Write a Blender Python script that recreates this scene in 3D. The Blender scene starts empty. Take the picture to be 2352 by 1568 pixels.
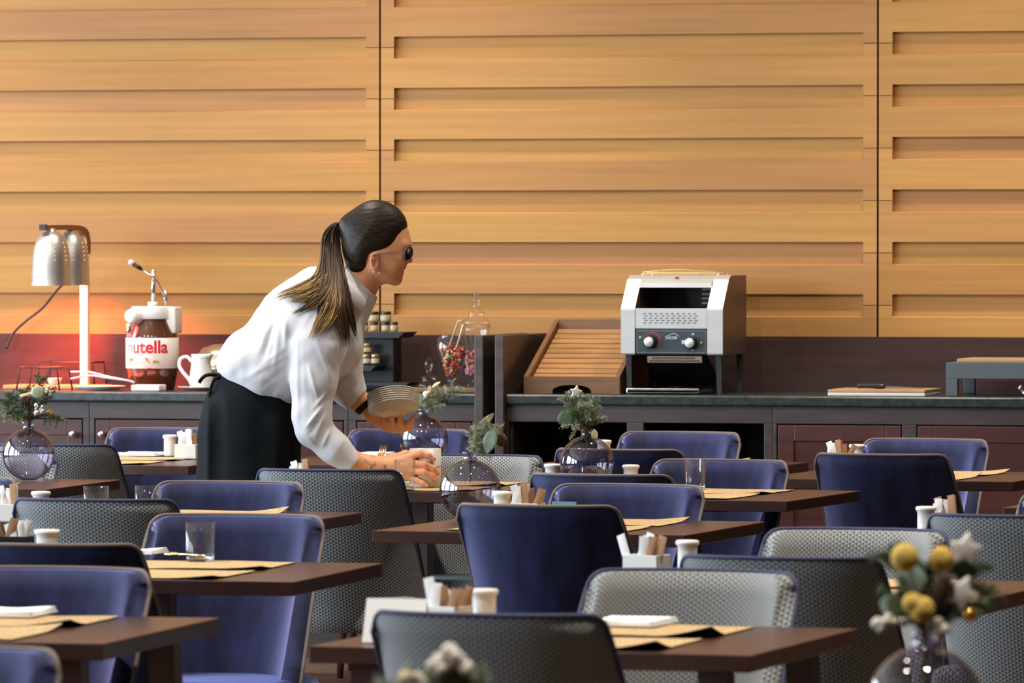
import bpy, bmesh, math, random
import numpy as np
from mathutils import Vector, Matrix

# ------------------------------------------------------------------ camera, light, exposure
SC = bpy.context.scene
COL = SC.collection
PI = math.pi
random.seed(7)
F = 13500.0                     # focal length in pixels of the 2352 px frame (a long lens)
EYE = 1.42
YAW = math.radians(14.5)
PITCH = math.atan(214 / F)
CAM = Vector((5.1, 0.0, EYE))
cam_d = bpy.data.cameras.new('camera')
cam = bpy.data.objects.new('camera', cam_d)
COL.objects.link(cam)
cam_d.sensor_width = 36
cam_d.lens = F / 2352 * 36
cam_d.clip_end = 200
cam.location = CAM
cam.rotation_euler = (PI / 2 - PITCH, 0, YAW)
cam_d.dof.use_dof = True
cam_d.dof.focus_distance = 16.6
cam_d.dof.aperture_fstop = 11.5
SC.camera = cam
RM = cam.rotation_euler.to_matrix()

SC.view_settings.view_transform = 'Standard'
SC.view_settings.look = 'None'
SC.view_settings.gamma = 1
SC.view_settings.use_curve_mapping = False
SC.view_settings.exposure = 0.0
try:
    SC.cycles.use_denoising = True
    SC.cycles.max_bounces = 10
    SC.cycles.transparent_max_bounces = 24
    SC.cycles.transmission_bounces = 10
    SC.cycles.sample_clamp_indirect = 4.0
    SC.cycles.caustics_reflective = False
    SC.cycles.caustics_refractive = False
except Exception:
    pass

W = bpy.data.worlds.new('sky')
SC.world = W
W.use_nodes = True
W.node_tree.nodes['Background'].inputs[0].default_value = (0.75, 0.86, 1.0, 1)
W.node_tree.nodes['Background'].inputs[1].default_value = 0.6

ROOM_L, ROOM_R, ROOM_B, CEIL = -6.0, 10.0, -4.0, 4.3
WINDOWS = [(4.2, 7.4), (8.2, 11.4), (12.2, 15.4), (16.2, 19.4)]   # along the left wall (Y from, to)
WZ0, WZ1 = 0.55, 3.7
DAY = 480.0
for i, (ya, yb) in enumerate(WINDOWS):          # daylight coming through each window
    l = bpy.data.lights.new('daylight', 'AREA')
    l.shape = 'RECTANGLE'; l.size = WZ1 - WZ0; l.size_y = yb - ya
    l.energy = DAY; l.color = (0.72, 0.86, 1.0)
    o = bpy.data.objects.new('daylight', l); COL.objects.link(o)
    o.location = (ROOM_L - 0.30, (ya + yb) / 2, (WZ0 + WZ1) / 2)
    o.rotation_euler = (0, -PI / 2, 0)
DOWN = [(x, y) for y in (5.0, 7.0, 9.0, 11.0, 13.0, 15.0, 17.0, 19.0) for x in (-2.6, -0.4, 1.8, 4.0)]
for (x, y) in DOWN:                             # the warm downlights in the ceiling: wide ones in front, narrow ones further back
    l = bpy.data.lights.new('downlight_bulb', 'SPOT')
    l.energy = 450; l.color = (1.0, 0.92, 0.82); l.spot_size = math.radians(72); l.spot_blend = 1.0
    l.shadow_soft_size = 0.07
    o = bpy.data.objects.new('downlight_bulb', l); COL.objects.link(o)
    o.location = (x, y, CEIL - 0.06)

WASH = [(x, 14.0) for x in (-3.4, -1.5, .4, 2.3, 4.2)]
for (x, y) in WASH:                             # unseen spotlights added to brighten the panelled wall
    l = bpy.data.lights.new('added_wall_washer', 'SPOT')
    l.energy = 165; l.color = (1.0, 0.89, 0.74); l.spot_size = math.radians(75); l.spot_blend = 1.0; l.shadow_soft_size = .08
    o = bpy.data.objects.new('added_wall_washer', l); COL.objects.link(o)
    o.location = (x, y, CEIL - 0.16); o.rotation_euler = (math.radians(70), 0, 0)

# ------------------------------------------------------------------ pixels of the photograph -> places in the room
def ray(px, py):
    return RM @ Vector(((px - 1176) / F, -(py - 784) / F, -1))
def at(px, py, d):
    return CAM + ray(px, py) * d
def onz(px, py, z):
    r = ray(px, py); return CAM + r * ((z - EYE) / r.z)
def ony(px, py, y):
    r = ray(px, py); return CAM + r * (y / r.y)
def depth(p):
    return -(RM.transposed() @ (Vector(p) - CAM)).z

# ------------------------------------------------------------------ materials
MATS = {}
def mat(name, col=(.5, .5, .5), rough=.5, metal=0., spec=.5, **kw):
    if name in MATS: return MATS[name]
    m = bpy.data.materials.new(name); m.use_nodes = True
    b = m.node_tree.nodes['Principled BSDF']
    b.inputs['Base Color'].default_value = (*col, 1)
    b.inputs['Roughness'].default_value = rough
    b.inputs['Metallic'].default_value = metal
    b.inputs['Specular IOR Level'].default_value = spec
    for k, v in kw.items():
        key = k.replace('_', ' ')
        b.inputs[key].default_value = ((*v, 1) if len(b.inputs[key].default_value) == 4 else v) if isinstance(v, tuple) else v
    MATS[name] = m
    return m
def nd(m, t, **kw):
    n = m.node_tree.nodes.new(t)
    for k, v in kw.items():
        if k in n.inputs: n.inputs[k].default_value = v
        else: setattr(n, k, v)
    return n
def lk(m, a, b): m.node_tree.links.new(a, b)
def bsdf(m): return m.node_tree.nodes['Principled BSDF']
def noisy(m, scale=(1, 1, 1), lo=.8, hi=1.15, detail=4, nscale=5, coord='Object', bump=0., attr=None):
    """vary the base colour with stretched noise (grain, weave, streaks); optional colour attribute as the base"""
    b = bsdf(m); c = b.inputs['Base Color'].default_value[:]
    tc = nd(m, 'ShaderNodeTexCoord'); mp = nd(m, 'ShaderNodeMapping'); mp.inputs['Scale'].default_value = scale
    lk(m, tc.outputs[coord], mp.inputs[0])
    n = nd(m, 'ShaderNodeTexNoise'); n.inputs['Scale'].default_value = nscale; n.inputs['Detail'].default_value = detail
    lk(m, mp.outputs[0], n.inputs[0])
    r = nd(m, 'ShaderNodeMapRange'); r.inputs[1].default_value = .3; r.inputs[2].default_value = .7
    r.inputs[3].default_value = lo; r.inputs[4].default_value = hi
    lk(m, n.outputs[0], r.inputs[0])
    mx = nd(m, 'ShaderNodeVectorMath', operation='SCALE')
    if attr:
        a = nd(m, 'ShaderNodeAttribute'); a.attribute_name = attr
        lk(m, a.outputs['Color'], mx.inputs[0])
    else:
        mx.inputs[0].default_value = c[:3]
    lk(m, r.outputs[0], mx.inputs['Scale']); lk(m, mx.outputs[0], b.inputs['Base Color'])
    if bump:
        bp = nd(m, 'ShaderNodeBump'); bp.inputs['Strength'].default_value = bump; bp.inputs['Distance'].default_value = .01
        lk(m, n.outputs[0], bp.inputs['Height']); lk(m, bp.outputs[0], b.inputs['Normal'])
    return m
def thin_glass(name, tint, edge, rough=.0, ior=1.5):
    """a thin blown wall: part mirror by Fresnel, the rest see-through and tinted more where it is seen edge-on"""
    m = bpy.data.materials.new(name); m.use_nodes = True; nt = m.node_tree
    nt.nodes.remove(nt.nodes['Principled BSDF'])
    out = nt.nodes['Material Output']
    fr = nd(m, 'ShaderNodeFresnel')
    ge = nd(m, 'ShaderNodeNewGeometry'); io = nd(m, 'ShaderNodeMapRange'); io.inputs[3].default_value = ior; io.inputs[4].default_value = 1 / ior
    lk(m, ge.outputs['Backfacing'], io.inputs[0]); lk(m, io.outputs[0], fr.inputs['IOR'])
    lw = nd(m, 'ShaderNodeLayerWeight'); lw.inputs['Blend'].default_value = .35
    mx = nd(m, 'ShaderNodeMix', data_type='RGBA')
    mx.inputs[6].default_value = (*tint, 1); mx.inputs[7].default_value = (*edge, 1)
    lk(m, lw.outputs['Facing'], mx.inputs[0])
    tr = nd(m, 'ShaderNodeBsdfTransparent'); gl = nd(m, 'ShaderNodeBsdfGlossy'); gl.inputs['Roughness'].default_value = rough
    lk(m, mx.outputs[2], tr.inputs[0])
    ms = nd(m, 'ShaderNodeMixShader')
    lk(m, fr.outputs[0], ms.inputs[0]); lk(m, tr.outputs[0], ms.inputs[1]); lk(m, gl.outputs[0], ms.inputs[2])
    lk(m, ms.outputs[0], out.inputs[0])
    MATS[name] = m
    return m
def emit(name, col, s):
    m = mat(name, col, 1.0); b = bsdf(m)
    b.inputs['Emission Color'].default_value = (*col, 1); b.inputs['Emission Strength'].default_value = s
    return m

M_wall = noisy(mat('panel_wood', (.55, .27, .09), .5, spec=.25), (.45, 8, 14), .88, 1.08, 6, 3.0, attr='tint')
M_gap = mat('groove_dark', (.10, .035, .012), .8)
M_table = noisy(mat('table_wood', (.048, .020, .015), .30, spec=.45), (1.5, 22, 6), .75, 1.25, 5, 3)
M_tleg = noisy(mat('table_leg_wood', (.070, .025, .016), .4), (10, 10, 1), .75, 1.2)
M_stone = noisy(mat('counter_stone', (.030, .038, .038), .22, spec=.5), (1, 1, 1), .6, 1.5, 6, 40)
M_frame = noisy(mat('cabinet_frame_wood', (.066, .045, .042), .42), (1, 8, 8), .7, 1.3, 5, 4)
M_door = noisy(mat('cabinet_door_wood', (.085, .026, .022), .38), (1, 8, 8), .75, 1.25, 5, 4)
M_splash = noisy(mat('backsplash_wood', (.058, .030, .026), .5, spec=.22), (.7, 8, 8), .8, 1.2, 5, 4)
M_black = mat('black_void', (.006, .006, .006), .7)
M_floor = noisy(mat('floor_boards', (.085, .058, .040), .5), (8, 1, 1), .8, 1.15, 4, 2)
M_plaster = mat('plaster', (.46, .40, .34), .9)
M_plaster_dark = mat('dark_wall_finish', (.10, .065, .045), .8)
M_ceil = mat('ceiling_paint', (.60, .54, .46), .9)
M_white = mat('white_ceramic', (.78, .77, .74), .18)
M_paper = mat('white_paper', (.86, .85, .83), .8)
M_kraft = mat('brown_paper', (.38, .20, .10), .8)
M_napkin = noisy(mat('napkin_cloth', (.88, .87, .84), .9), (1, 1, 1), .96, 1.03, 3, 60)
M_alum = noisy(mat('brushed_aluminium', (.60, .59, .58), .40, metal=1.0), (1, 1, .05), .92, 1.08, 3, 40)
M_steel = mat('polished_steel', (.70, .70, .70), .18, metal=1.0)
M_gold = mat('gold_metal', (.83, .62, .30), .22, metal=1.0)
M_bronze = mat('bronze_arm', (.30, .17, .09), .35, metal=.8)
M_blackp = mat('black_plastic', (.012, .012, .014), .35)
M_blackm = mat('black_wire', (.015, .013, .012), .4)
M_cream = mat('cream_plastic', (.82, .74, .64), .3)
M_whitep = mat('white_plastic', (.84, .82, .80), .3)

def velvet(name, col, sheen, alt):
    m = mat(name, col, .75, spec=.2)
    b = bsdf(m)
    b.inputs['Sheen Weight'].default_value = 1.0
    b.inputs['Sheen Roughness'].default_value = .42
    b.inputs['Sheen Tint'].default_value = (*sheen, 1)
    noisy(m, (8, 8, 1.6), .45, 1.6, 6, 3)
    return m
M_velvet = velvet('blue_velvet', (.0125, .0150, .054), (.35, .38, .80), None)
M_pipe_taupe = mat('taupe_piping', (.15, .115, .095), .7)
M_pipe_blue = mat('blue_piping', (.030, .030, .085), .7)

def woven(name, dark, light):
    """small interlaced triangles, about a centimetre across, laid out on the cloth's own UV in metres"""
    m = mat(name, light, .85, spec=.15)
    uv = nd(m, 'ShaderNodeUVMap')
    k = 2 * PI / .0084
    sins = []
    for a in (0, 60, 120):
        d = nd(m, 'ShaderNodeVectorMath', operation='DOT_PRODUCT')
        d.inputs[1].default_value = (k * math.cos(math.radians(a)), k * math.sin(math.radians(a)), 0)
        lk(m, uv.outputs[0], d.inputs[0])
        s = nd(m, 'ShaderNodeMath', operation='SINE'); lk(m, d.outputs['Value'], s.inputs[0])
        if a == 60:
            ng = nd(m, 'ShaderNodeMath', operation='MULTIPLY'); ng.inputs[1].default_value = -1
            lk(m, s.outputs[0], ng.inputs[0]); s = ng
        sins.append(s)
    a1 = nd(m, 'ShaderNodeMath', operation='ADD'); lk(m, sins[0].outputs[0], a1.inputs[0]); lk(m, sins[1].outputs[0], a1.inputs[1])
    a2 = nd(m, 'ShaderNodeMath', operation='ADD'); lk(m, a1.outputs[0], a2.inputs[0]); lk(m, sins[2].outputs[0], a2.inputs[1])
    r = nd(m, 'ShaderNodeMapRange', interpolation_type='SMOOTHSTEP')
    r.inputs[1].default_value = -.75; r.inputs[2].default_value = .75
    lk(m, a2.outputs[0], r.inputs[0])
    mx = nd(m, 'ShaderNodeMix', data_type='RGBA'); mx.inputs[6].default_value = (*dark, 1); mx.inputs[7].default_value = (*light, 1)
    lk(m, r.outputs[0], mx.inputs[0]); lk(m, mx.outputs[2], bsdf(m).inputs['Base Color'])
    bsdf(m).inputs['Sheen Weight'].default_value = .25
    return m
M_woven = woven('grey_woven_cloth', (.066, .071, .078), (.335, .34, .335))
M_mat = noisy(mat('straw_mat', (.46, .31, .14), .75), (1, 1, 1), .6, 1.35, 3, 160, bump=.4)
M_matback = mat('mat_underside', (.03, .025, .02), .8)

M_vase = thin_glass('smoky_violet_glass', ior=1.75, tint=(.90, .88, .92), edge=(.55, .52, .61))
M_clear = thin_glass('clear_glass', (.99, .995, .995), (.93, .95, .96))
M_lens = thin_glass('tinted_lens', (.26, .19, .17), (.10, .07, .07))
M_solid_glass = mat('solid_glass', (.95, .97, .97), .02, Transmission_Weight=1.0, IOR=1.45)

# ------------------------------------------------------------------ mesh helpers
def to_obj(name, bm, m=None, parent=None, smooth=False, loc=None, recalc=True):
    if recalc: bmesh.ops.recalc_face_normals(bm, faces=bm.faces)
    me = bpy.data.meshes.new(name); bm.to_mesh(me); bm.free()
    ms = m if isinstance(m, (list, tuple)) else [m]
    for x in ms:
        if x is not None: me.materials.append(x)
    if smooth:
        for p in me.polygons: p.use_smooth = True
    o = bpy.data.objects.new(name, me); COL.objects.link(o)
    if parent is not None: o.parent = parent
    if loc is not None: o.location = loc
    return o
def tag(o, label=None, cat=None, group=None, kind=None):
    if label: o['label'] = label
    if cat: o['category'] = cat
    if group: o['group'] = group
    if kind: o['kind'] = kind
    return o
def thing(name, loc, label, cat, rz=0, group=None):
    o = bpy.data.objects.new(name, None); COL.objects.link(o)
    o.location = loc; o.rotation_euler = (0, 0, rz); o.empty_display_size = .05
    return tag(o, label, cat, group)
def copy_tree(o, parent=None):
    c = o.copy(); COL.objects.link(c)
    if parent is not None: c.parent = parent
    for ch in list(o.children):
        copy_tree(ch, c)
    return c
def new(): return bmesh.new()
def box(bm, x0, x1, y0, y1, z0, z1, bev=0., seg=2, mi=0, M=None):
    vs = [bm.verts.new((x, y, z)) for x in (x0, x1) for y in (y0, y1) for z in (z0, z1)]
    fs = [bm.faces.new([vs[i] for i in q]) for q in ((0, 1, 3, 2), (4, 6, 7, 5), (0, 4, 5, 1), (2, 3, 7, 6), (0, 2, 6, 4), (1, 5, 7, 3))]
    for f in fs: f.material_index = mi
    geo = vs
    if bev > 0:
        es = list({e for v in vs for e in v.link_edges})
        bmesh.ops.recalc_face_normals(bm, faces=fs)
        r = bmesh.ops.bevel(bm, geom=es, offset=bev, segments=seg, profile=.6, affect='EDGES')
        geo = list({v for f in r['faces'] for v in f.verts} | {v for v in vs if v.is_valid})
        for f in r['faces']: f.material_index = mi
    if M is not None:
        for v in geo: v.co = M @ v.co
    return geo
def lathe(bm, prof, n=32, c=(0, 0, 0), mi=0, M=None, cap=False):
    rings = []
    for r, z in prof:
        if r < 1e-6:
            rings.append([bm.verts.new((c[0], c[1], c[2] + z))])
        else:
            rings.append([bm.verts.new((c[0] + r * math.cos(2 * PI * k / n), c[1] + r * math.sin(2 * PI * k / n), c[2] + z)) for k in range(n)])
    fs = []
    for a, b in zip(rings, rings[1:]):
        for k in range(n):
            k2 = (k + 1) % n
            if len(a) == 1 and len(b) == 1: continue
            if len(a) == 1: fs.append(bm.faces.new((a[0], b[k2], b[k])))
            elif len(b) == 1: fs.append(bm.faces.new((a[k], a[k2], b[0])))
            else: fs.append(bm.faces.new((a[k], a[k2], b[k2], b[k])))
    if cap:
        for rg in (rings[0], rings[-1]):
            if len(rg) > 2: fs.append(bm.faces.new(rg))
    for f in fs: f.material_index = mi
    vs = [v for rg in rings for v in rg]
    if M is not None:
        for v in vs: v.co = M @ v.co
    return vs
def tube(bm, pts, rad, n=8, mi=0, closed=False, caps=True):
    pts = [Vector(p) for p in pts]; N = len(pts)
    if not hasattr(rad, '__len__'): rad = [rad] * N
    rings = []; up = None
    for i, p in enumerate(pts):
        a = pts[(i - 1) % N] if (i > 0 or closed) else p
        b = pts[(i + 1) % N] if (i < N - 1 or closed) else p
        t = (b - a)
        if t.length < 1e-9: t = Vector((0, 0, 1))
        t.normalize()
        if up is None:
            up = Vector((0, 0, 1)) if abs(t.z) < .9 else Vector((1, 0, 0))
        s = t.cross(up)
        if s.length < 1e-6: s = t.orthogonal()
        s.normalize(); u = s.cross(t).normalized(); up = u
        rings.append([bm.verts.new(p + (s * math.cos(2 * PI * k / n) + u * math.sin(2 * PI * k / n)) * rad[i]) for k in range(n)])
    prs = list(zip(rings, rings[1:])) + ([(rings[-1], rings[0])] if closed else [])
    for a, b in prs:
        for k in range(n):
            f = bm.faces.new((a[k], a[(k + 1) % n], b[(k + 1) % n], b[k])); f.material_index = mi
    if caps and not closed:
        for rg in (rings[0], rings[-1]):
            f = bm.faces.new(rg); f.material_index = mi
    return [v for r in rings for v in r]
def ball(bm, c, r, mi=0, u=14, v=9, M=None):
    rx, ry, rz = (r if hasattr(r, '__len__') else (r, r, r))
    prof = [(math.sin(PI * k / v), -math.cos(PI * k / v)) for k in range(v + 1)]
    prof[0] = (0, -1); prof[-1] = (0, 1)
    T = Matrix.Translation(c) @ (M if M is not None else Matrix.Identity(4)) @ Matrix.Diagonal((rx, ry, rz, 1))
    return lathe(bm, prof, u, mi=mi, M=T)
def prism(bm, poly, axis, a, b, mi=0, M=None):
    """extrude a 2-D polygon; axis 'x': poly in (y,z), 'y': poly in (x,z), 'z': poly in (x,y)"""
    def p3(q, w):
        return {'x': (w, q[0], q[1]), 'y': (q[0], w, q[1]), 'z': (q[0], q[1], w)}[axis]
    A = [bm.verts.new(p3(q, a)) for q in poly]; B = [bm.verts.new(p3(q, b)) for q in poly]
    fs = [bm.faces.new(A), bm.faces.new(B)]
    n = len(poly)
    for i in range(n): fs.append(bm.faces.new((A[i], A[(i + 1) % n], B[(i + 1) % n], B[i])))
    for f in fs: f.material_index = mi
    if M is not None:
        for v in A + B: v.co = M @ v.co
    return A + B
def spline(pts, n):
    """Catmull-Rom through the points"""
    P = [Vector(p) for p in pts]; P = [P[0] * 2 - P[1]] + P + [P[-1] * 2 - P[-2]]
    out = []; segs = len(P) - 3
    for i in range(n + 1):
        t = i / n * segs; k = min(int(t), segs - 1); t -= k
        a, b, c, d = P[k:k + 4]
        out.append(.5 * ((2 * b) + (c - a) * t + (2 * a - 5 * b + 4 * c - d) * t * t + (3 * b - 3 * c + d - a) * t ** 3))
    return out
# ------------------------------------------------------------------ the room
TOPZ = .92                                   # counter height
pc = onz(1176, 905, TOPZ)
YC = pc.y                                    # front edge of the counter
YW = YC + .62                                # face of the panelled wall
def wx(px, py=600, y=None): return ony(px, py, YW if y is None else y).x
def wz(py, px=1176, y=None): return ony(px, py, YW if y is None else y).z

bm = new(); box(bm, ROOM_L - .2, ROOM_R + .2, ROOM_B - .2, YW + .3, -.1, 0)
tag(to_obj('floor', bm, M_floor), kind='structure')
bm = new(); box(bm, ROOM_L - .2, ROOM_R + .2, ROOM_B - .2, YW + .3, CEIL, CEIL + .1)
tag(to_obj('ceiling', bm, M_ceil), kind='structure')
bm = new(); box(bm, ROOM_R, ROOM_R + .15, ROOM_B, YW, 0, CEIL)
tag(to_obj('wall_right', bm, M_plaster_dark), kind='structure')
bm = new(); box(bm, ROOM_L, ROOM_R, ROOM_B - .15, ROOM_B, 0, CEIL)
tag(to_obj('wall_rear', bm, M_plaster_dark), kind='structure')
# left wall with its window openings
bm = new()
box(bm, ROOM_L - .15, ROOM_L, ROOM_B, YW, 0, WZ0)
box(bm, ROOM_L - .15, ROOM_L, ROOM_B, YW, WZ1, CEIL)
ys = [ROOM_B] + [v for w in WINDOWS for v in w] + [YW]
for a, b in zip(ys[0::2], ys[1::2]): box(bm, ROOM_L - .15, ROOM_L, a, b, WZ0, WZ1)
tag(to_obj('wall_left', bm, M_plaster), kind='structure')
M_wframe = mat('window_frame_paint', (.05, .045, .04), .5)
for i, (a, b) in enumerate(WINDOWS):
    bm = new(); X0, X1 = ROOM_L - .12, ROOM_L - .06
    box(bm, X0, X1, a, a + .06, WZ0, WZ1); box(bm, X0, X1, b - .06, b, WZ0, WZ1)
    box(bm, X0, X1, a, b, WZ0, WZ0 + .06); box(bm, X0, X1, a, b, WZ1 - .06, WZ1)
    for k in (1, 2): box(bm, X0, X1, a + (b - a) * k / 3 - .025, a + (b - a) * k / 3 + .025, WZ0, WZ1)
    for k in (1, 2): box(bm, X0, X1, a, b, WZ0 + (WZ1 - WZ0) * k / 3 - .02, WZ0 + (WZ1 - WZ0) * k / 3 + .02)
    tag(to_obj('window_%d' % (i + 1), bm, M_wframe), kind='structure')

# panelled wall: planks meeting in the middle of routed slots
X_SEAM = [wx(873), wx(2016)]
PITCHZ, SLOT_TOP, SLOT_H, SLOT_D = .1823, 1.6246, .077, .022
Z_LOW = wz(770)
bm = new()
tint = bm.loops.layers.float_color.new('tint')
rng = random.Random(3)
def board_col():
    h = rng.random()
    a = Vector((.53, .276, .078)); b = Vector((.465, .218, .084)); c = Vector((.49, .226, .068))
    v = a.lerp(b, h ** .8) if rng.random() < .65 else a.lerp(c, h)
    return v * rng.uniform(.90, 1.06)
def quad(p, col, mi=0):
    f = bm.faces.new([bm.verts.new(q) for q in p]); f.material_index = mi
    for l in f.loops: l[tint] = (*col, 1)
Y0 = YW; Y1 = YW + SLOT_D; CH = .004
edges = [ROOM_L] + X_SEAM + [ROOM_R]
SW = .048; G = .0035
kmin = -3; kmax = int((CEIL - SLOT_TOP) / PITCHZ) + 1
for pnl in range(3):
    xa = edges[pnl] + (G if pnl else 0); xb = edges[pnl + 1] - (G if pnl < 2 else 0)
    sa = xa + SW if pnl else xa; sb = xb - SW if pnl < 2 else xb
    for k in range(kmin, kmax + 1):
        zt = SLOT_TOP + k * PITCHZ          # top lip of the slot under this plank
        col = board_col(); scol = board_col() * .97
        zu = zt + PITCHZ - SLOT_H           # upper edge of the raised strip (slot above starts)
        z_lo = zt - SLOT_H / 2 + .0012; z_hi = zu + SLOT_H / 2 - .0012
        z_top = min(CEIL, zu)
        if zt < CEIL and zu > Z_LOW:
            a0 = max(zt, Z_LOW)
            quad([(xa, Y0, a0), (xb, Y0, a0), (xb, Y0, z_top - CH), (xa, Y0, z_top - CH)], col)
            quad([(sa, Y0, z_top - CH), (sb, Y0, z_top - CH), (sb, Y0 + CH, z_top), (sa, Y0 + CH, z_top)], col)
            quad([(sa, Y0 + CH, z_top), (sb, Y0 + CH, z_top), (sb, Y1, z_top), (sa, Y1, z_top)], col)
            if zt > Z_LOW: quad([(sa, Y1, zt), (sb, Y1, zt), (sb, Y0, zt), (sa, Y0, zt)], col)
            for (p, q) in ((xa, sa), (sb, xb)):      # plank ends run on past the slots and meet at half height
                if q - p < 1e-6: continue
                quad([(p, Y0, z_top - CH), (q, Y0, z_top - CH), (q, Y0, min(CEIL, z_hi)), (p, Y0, min(CEIL, z_hi))], col)
                if zt > Z_LOW:
                    quad([(p, Y0, max(Z_LOW, z_lo)), (q, Y0, max(Z_LOW, z_lo)), (q, Y0, zt), (p, Y0, zt)], col)
        if zt > Z_LOW:                      # slot floor and its end faces
            zb = max(Z_LOW, zt - SLOT_H)
            quad([(sa, Y1, zb), (sb, Y1, zb), (sb, Y1, zt), (sa, Y1, zt)], scol)
            quad([(sa, Y0, zb), (sa, Y1, zb), (sa, Y1, zt), (sa, Y0, zt)], col * .9)  # left end face: its shade is put into the colour
            quad([(sb, Y1, zb), (sb, Y0, zb), (sb, Y0, zt), (sb, Y1, zt)], col)
quad([(ROOM_L, YW + .012, Z_LOW), (ROOM_R, YW + .012, Z_LOW), (ROOM_R, YW + .012, CEIL), (ROOM_L, YW + .012, CEIL)][::1], (.06, .02, .008), 1) if False else None
box(bm, ROOM_L, ROOM_R, YW + .03, YW + .25, 0, CEIL, mi=1)
tag(to_obj('wall_back', bm, [M_wall, M_gap], recalc=False), kind='structure')
bm = new(); box(bm, ROOM_L, ROOM_R, YW - .018, YW + .028, 0, Z_LOW)
tag(to_obj('trim_1', bm, M_splash), kind='structure')

# ceiling downlights
M_bulb = emit('lamp_glow', (1.0, .78, .50), 60.0)
proto = None
for (x, y) in DOWN:
    if proto is None:
        proto = thing('ceiling_downlight', (x, y, CEIL), 'small round recessed downlight in the ceiling', 'ceiling light', group='ceiling downlights')
        bm = new(); lathe(bm, [(.055, 0), (.055, -.012), (.08, -.012), (.085, 0)], 24); to_obj('trim_ring', bm, M_whitep, proto, True)
        bm = new(); lathe(bm, [(0, -.004), (.054, -.004)], 24); to_obj('bulb', bm, M_bulb, proto)
    else:
        copy_tree(proto).location = (x, y, CEIL)

proto = None
for (x, y) in WASH:
    if proto is None:
        proto = thing('added_spotlight', (x, y, CEIL), 'small ceiling spotlight added to brighten the panelled wall', 'ceiling light', group='added ceiling spotlights')
        R_ = Matrix.Translation((0, 0, -.16)) @ Matrix.Rotation(math.radians(70), 4, 'X')
        bm = new(); lathe(bm, [(0, .13), (.035, .13), (.045, .11), (.055, .0), (.048, .0), (.04, .10), (0, .10)], 24, M=R_); to_obj('can', bm, M_blackp, proto, True)
        bm = new(); tube(bm, [(0, 0, 0), (0, 0, -.05), R_ @ Vector((0, 0, .12))], .010, 8); to_obj('bracket', bm, M_blackp, proto)
    else: copy_tree(proto).location = (x, y, CEIL)

# ------------------------------------------------------------------ counter
XD0, XD1 = wx(1093, 900, YC), wx(1160, 900, YC)         # the two end panels between left and right counter
def slab(name, xa, xb, label):
    bm = new(); box(bm, xa, xb, YC, YW - .02, TOPZ - .035, TOPZ, .006)
    return tag(to_obj(name, bm, M_stone), label, 'worktop')
slab('stone_worktop', ROOM_L + .3, XD0, 'dark stone worktop under the heat lamp and hazelnut spread jar')
slab('stone_worktop', XD1, ROOM_R - .3, 'dark stone worktop under the conveyor toaster')
ZP = wz(770, y=YC)
for (a, b, lab) in ((wx(1093, 900, YC), wx(1113, 900, YC), 'grey wooden end panel closing the left counter, left of the dark gap'),
                    (wx(1140, 900, YC), wx(1160, 900, YC), 'brown wooden end panel closing the right counter, right of the dark gap')):
    bm = new(); box(bm, a, b, YC - .02, YW - .02, 0, ZP, .003)
    tag(to_obj('end_panel', bm, M_frame), lab, 'end panel')
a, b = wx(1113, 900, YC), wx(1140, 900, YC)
bm = new(); box(bm, a, b, YC + .25, YW - .02, 0, ZP - .01)  # black board added inside the gap to stand in for its shade
tag(to_obj('gap_shade_board', bm, M_black), 'black board standing in for shade in the gap between two counters', 'shade board')

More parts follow.
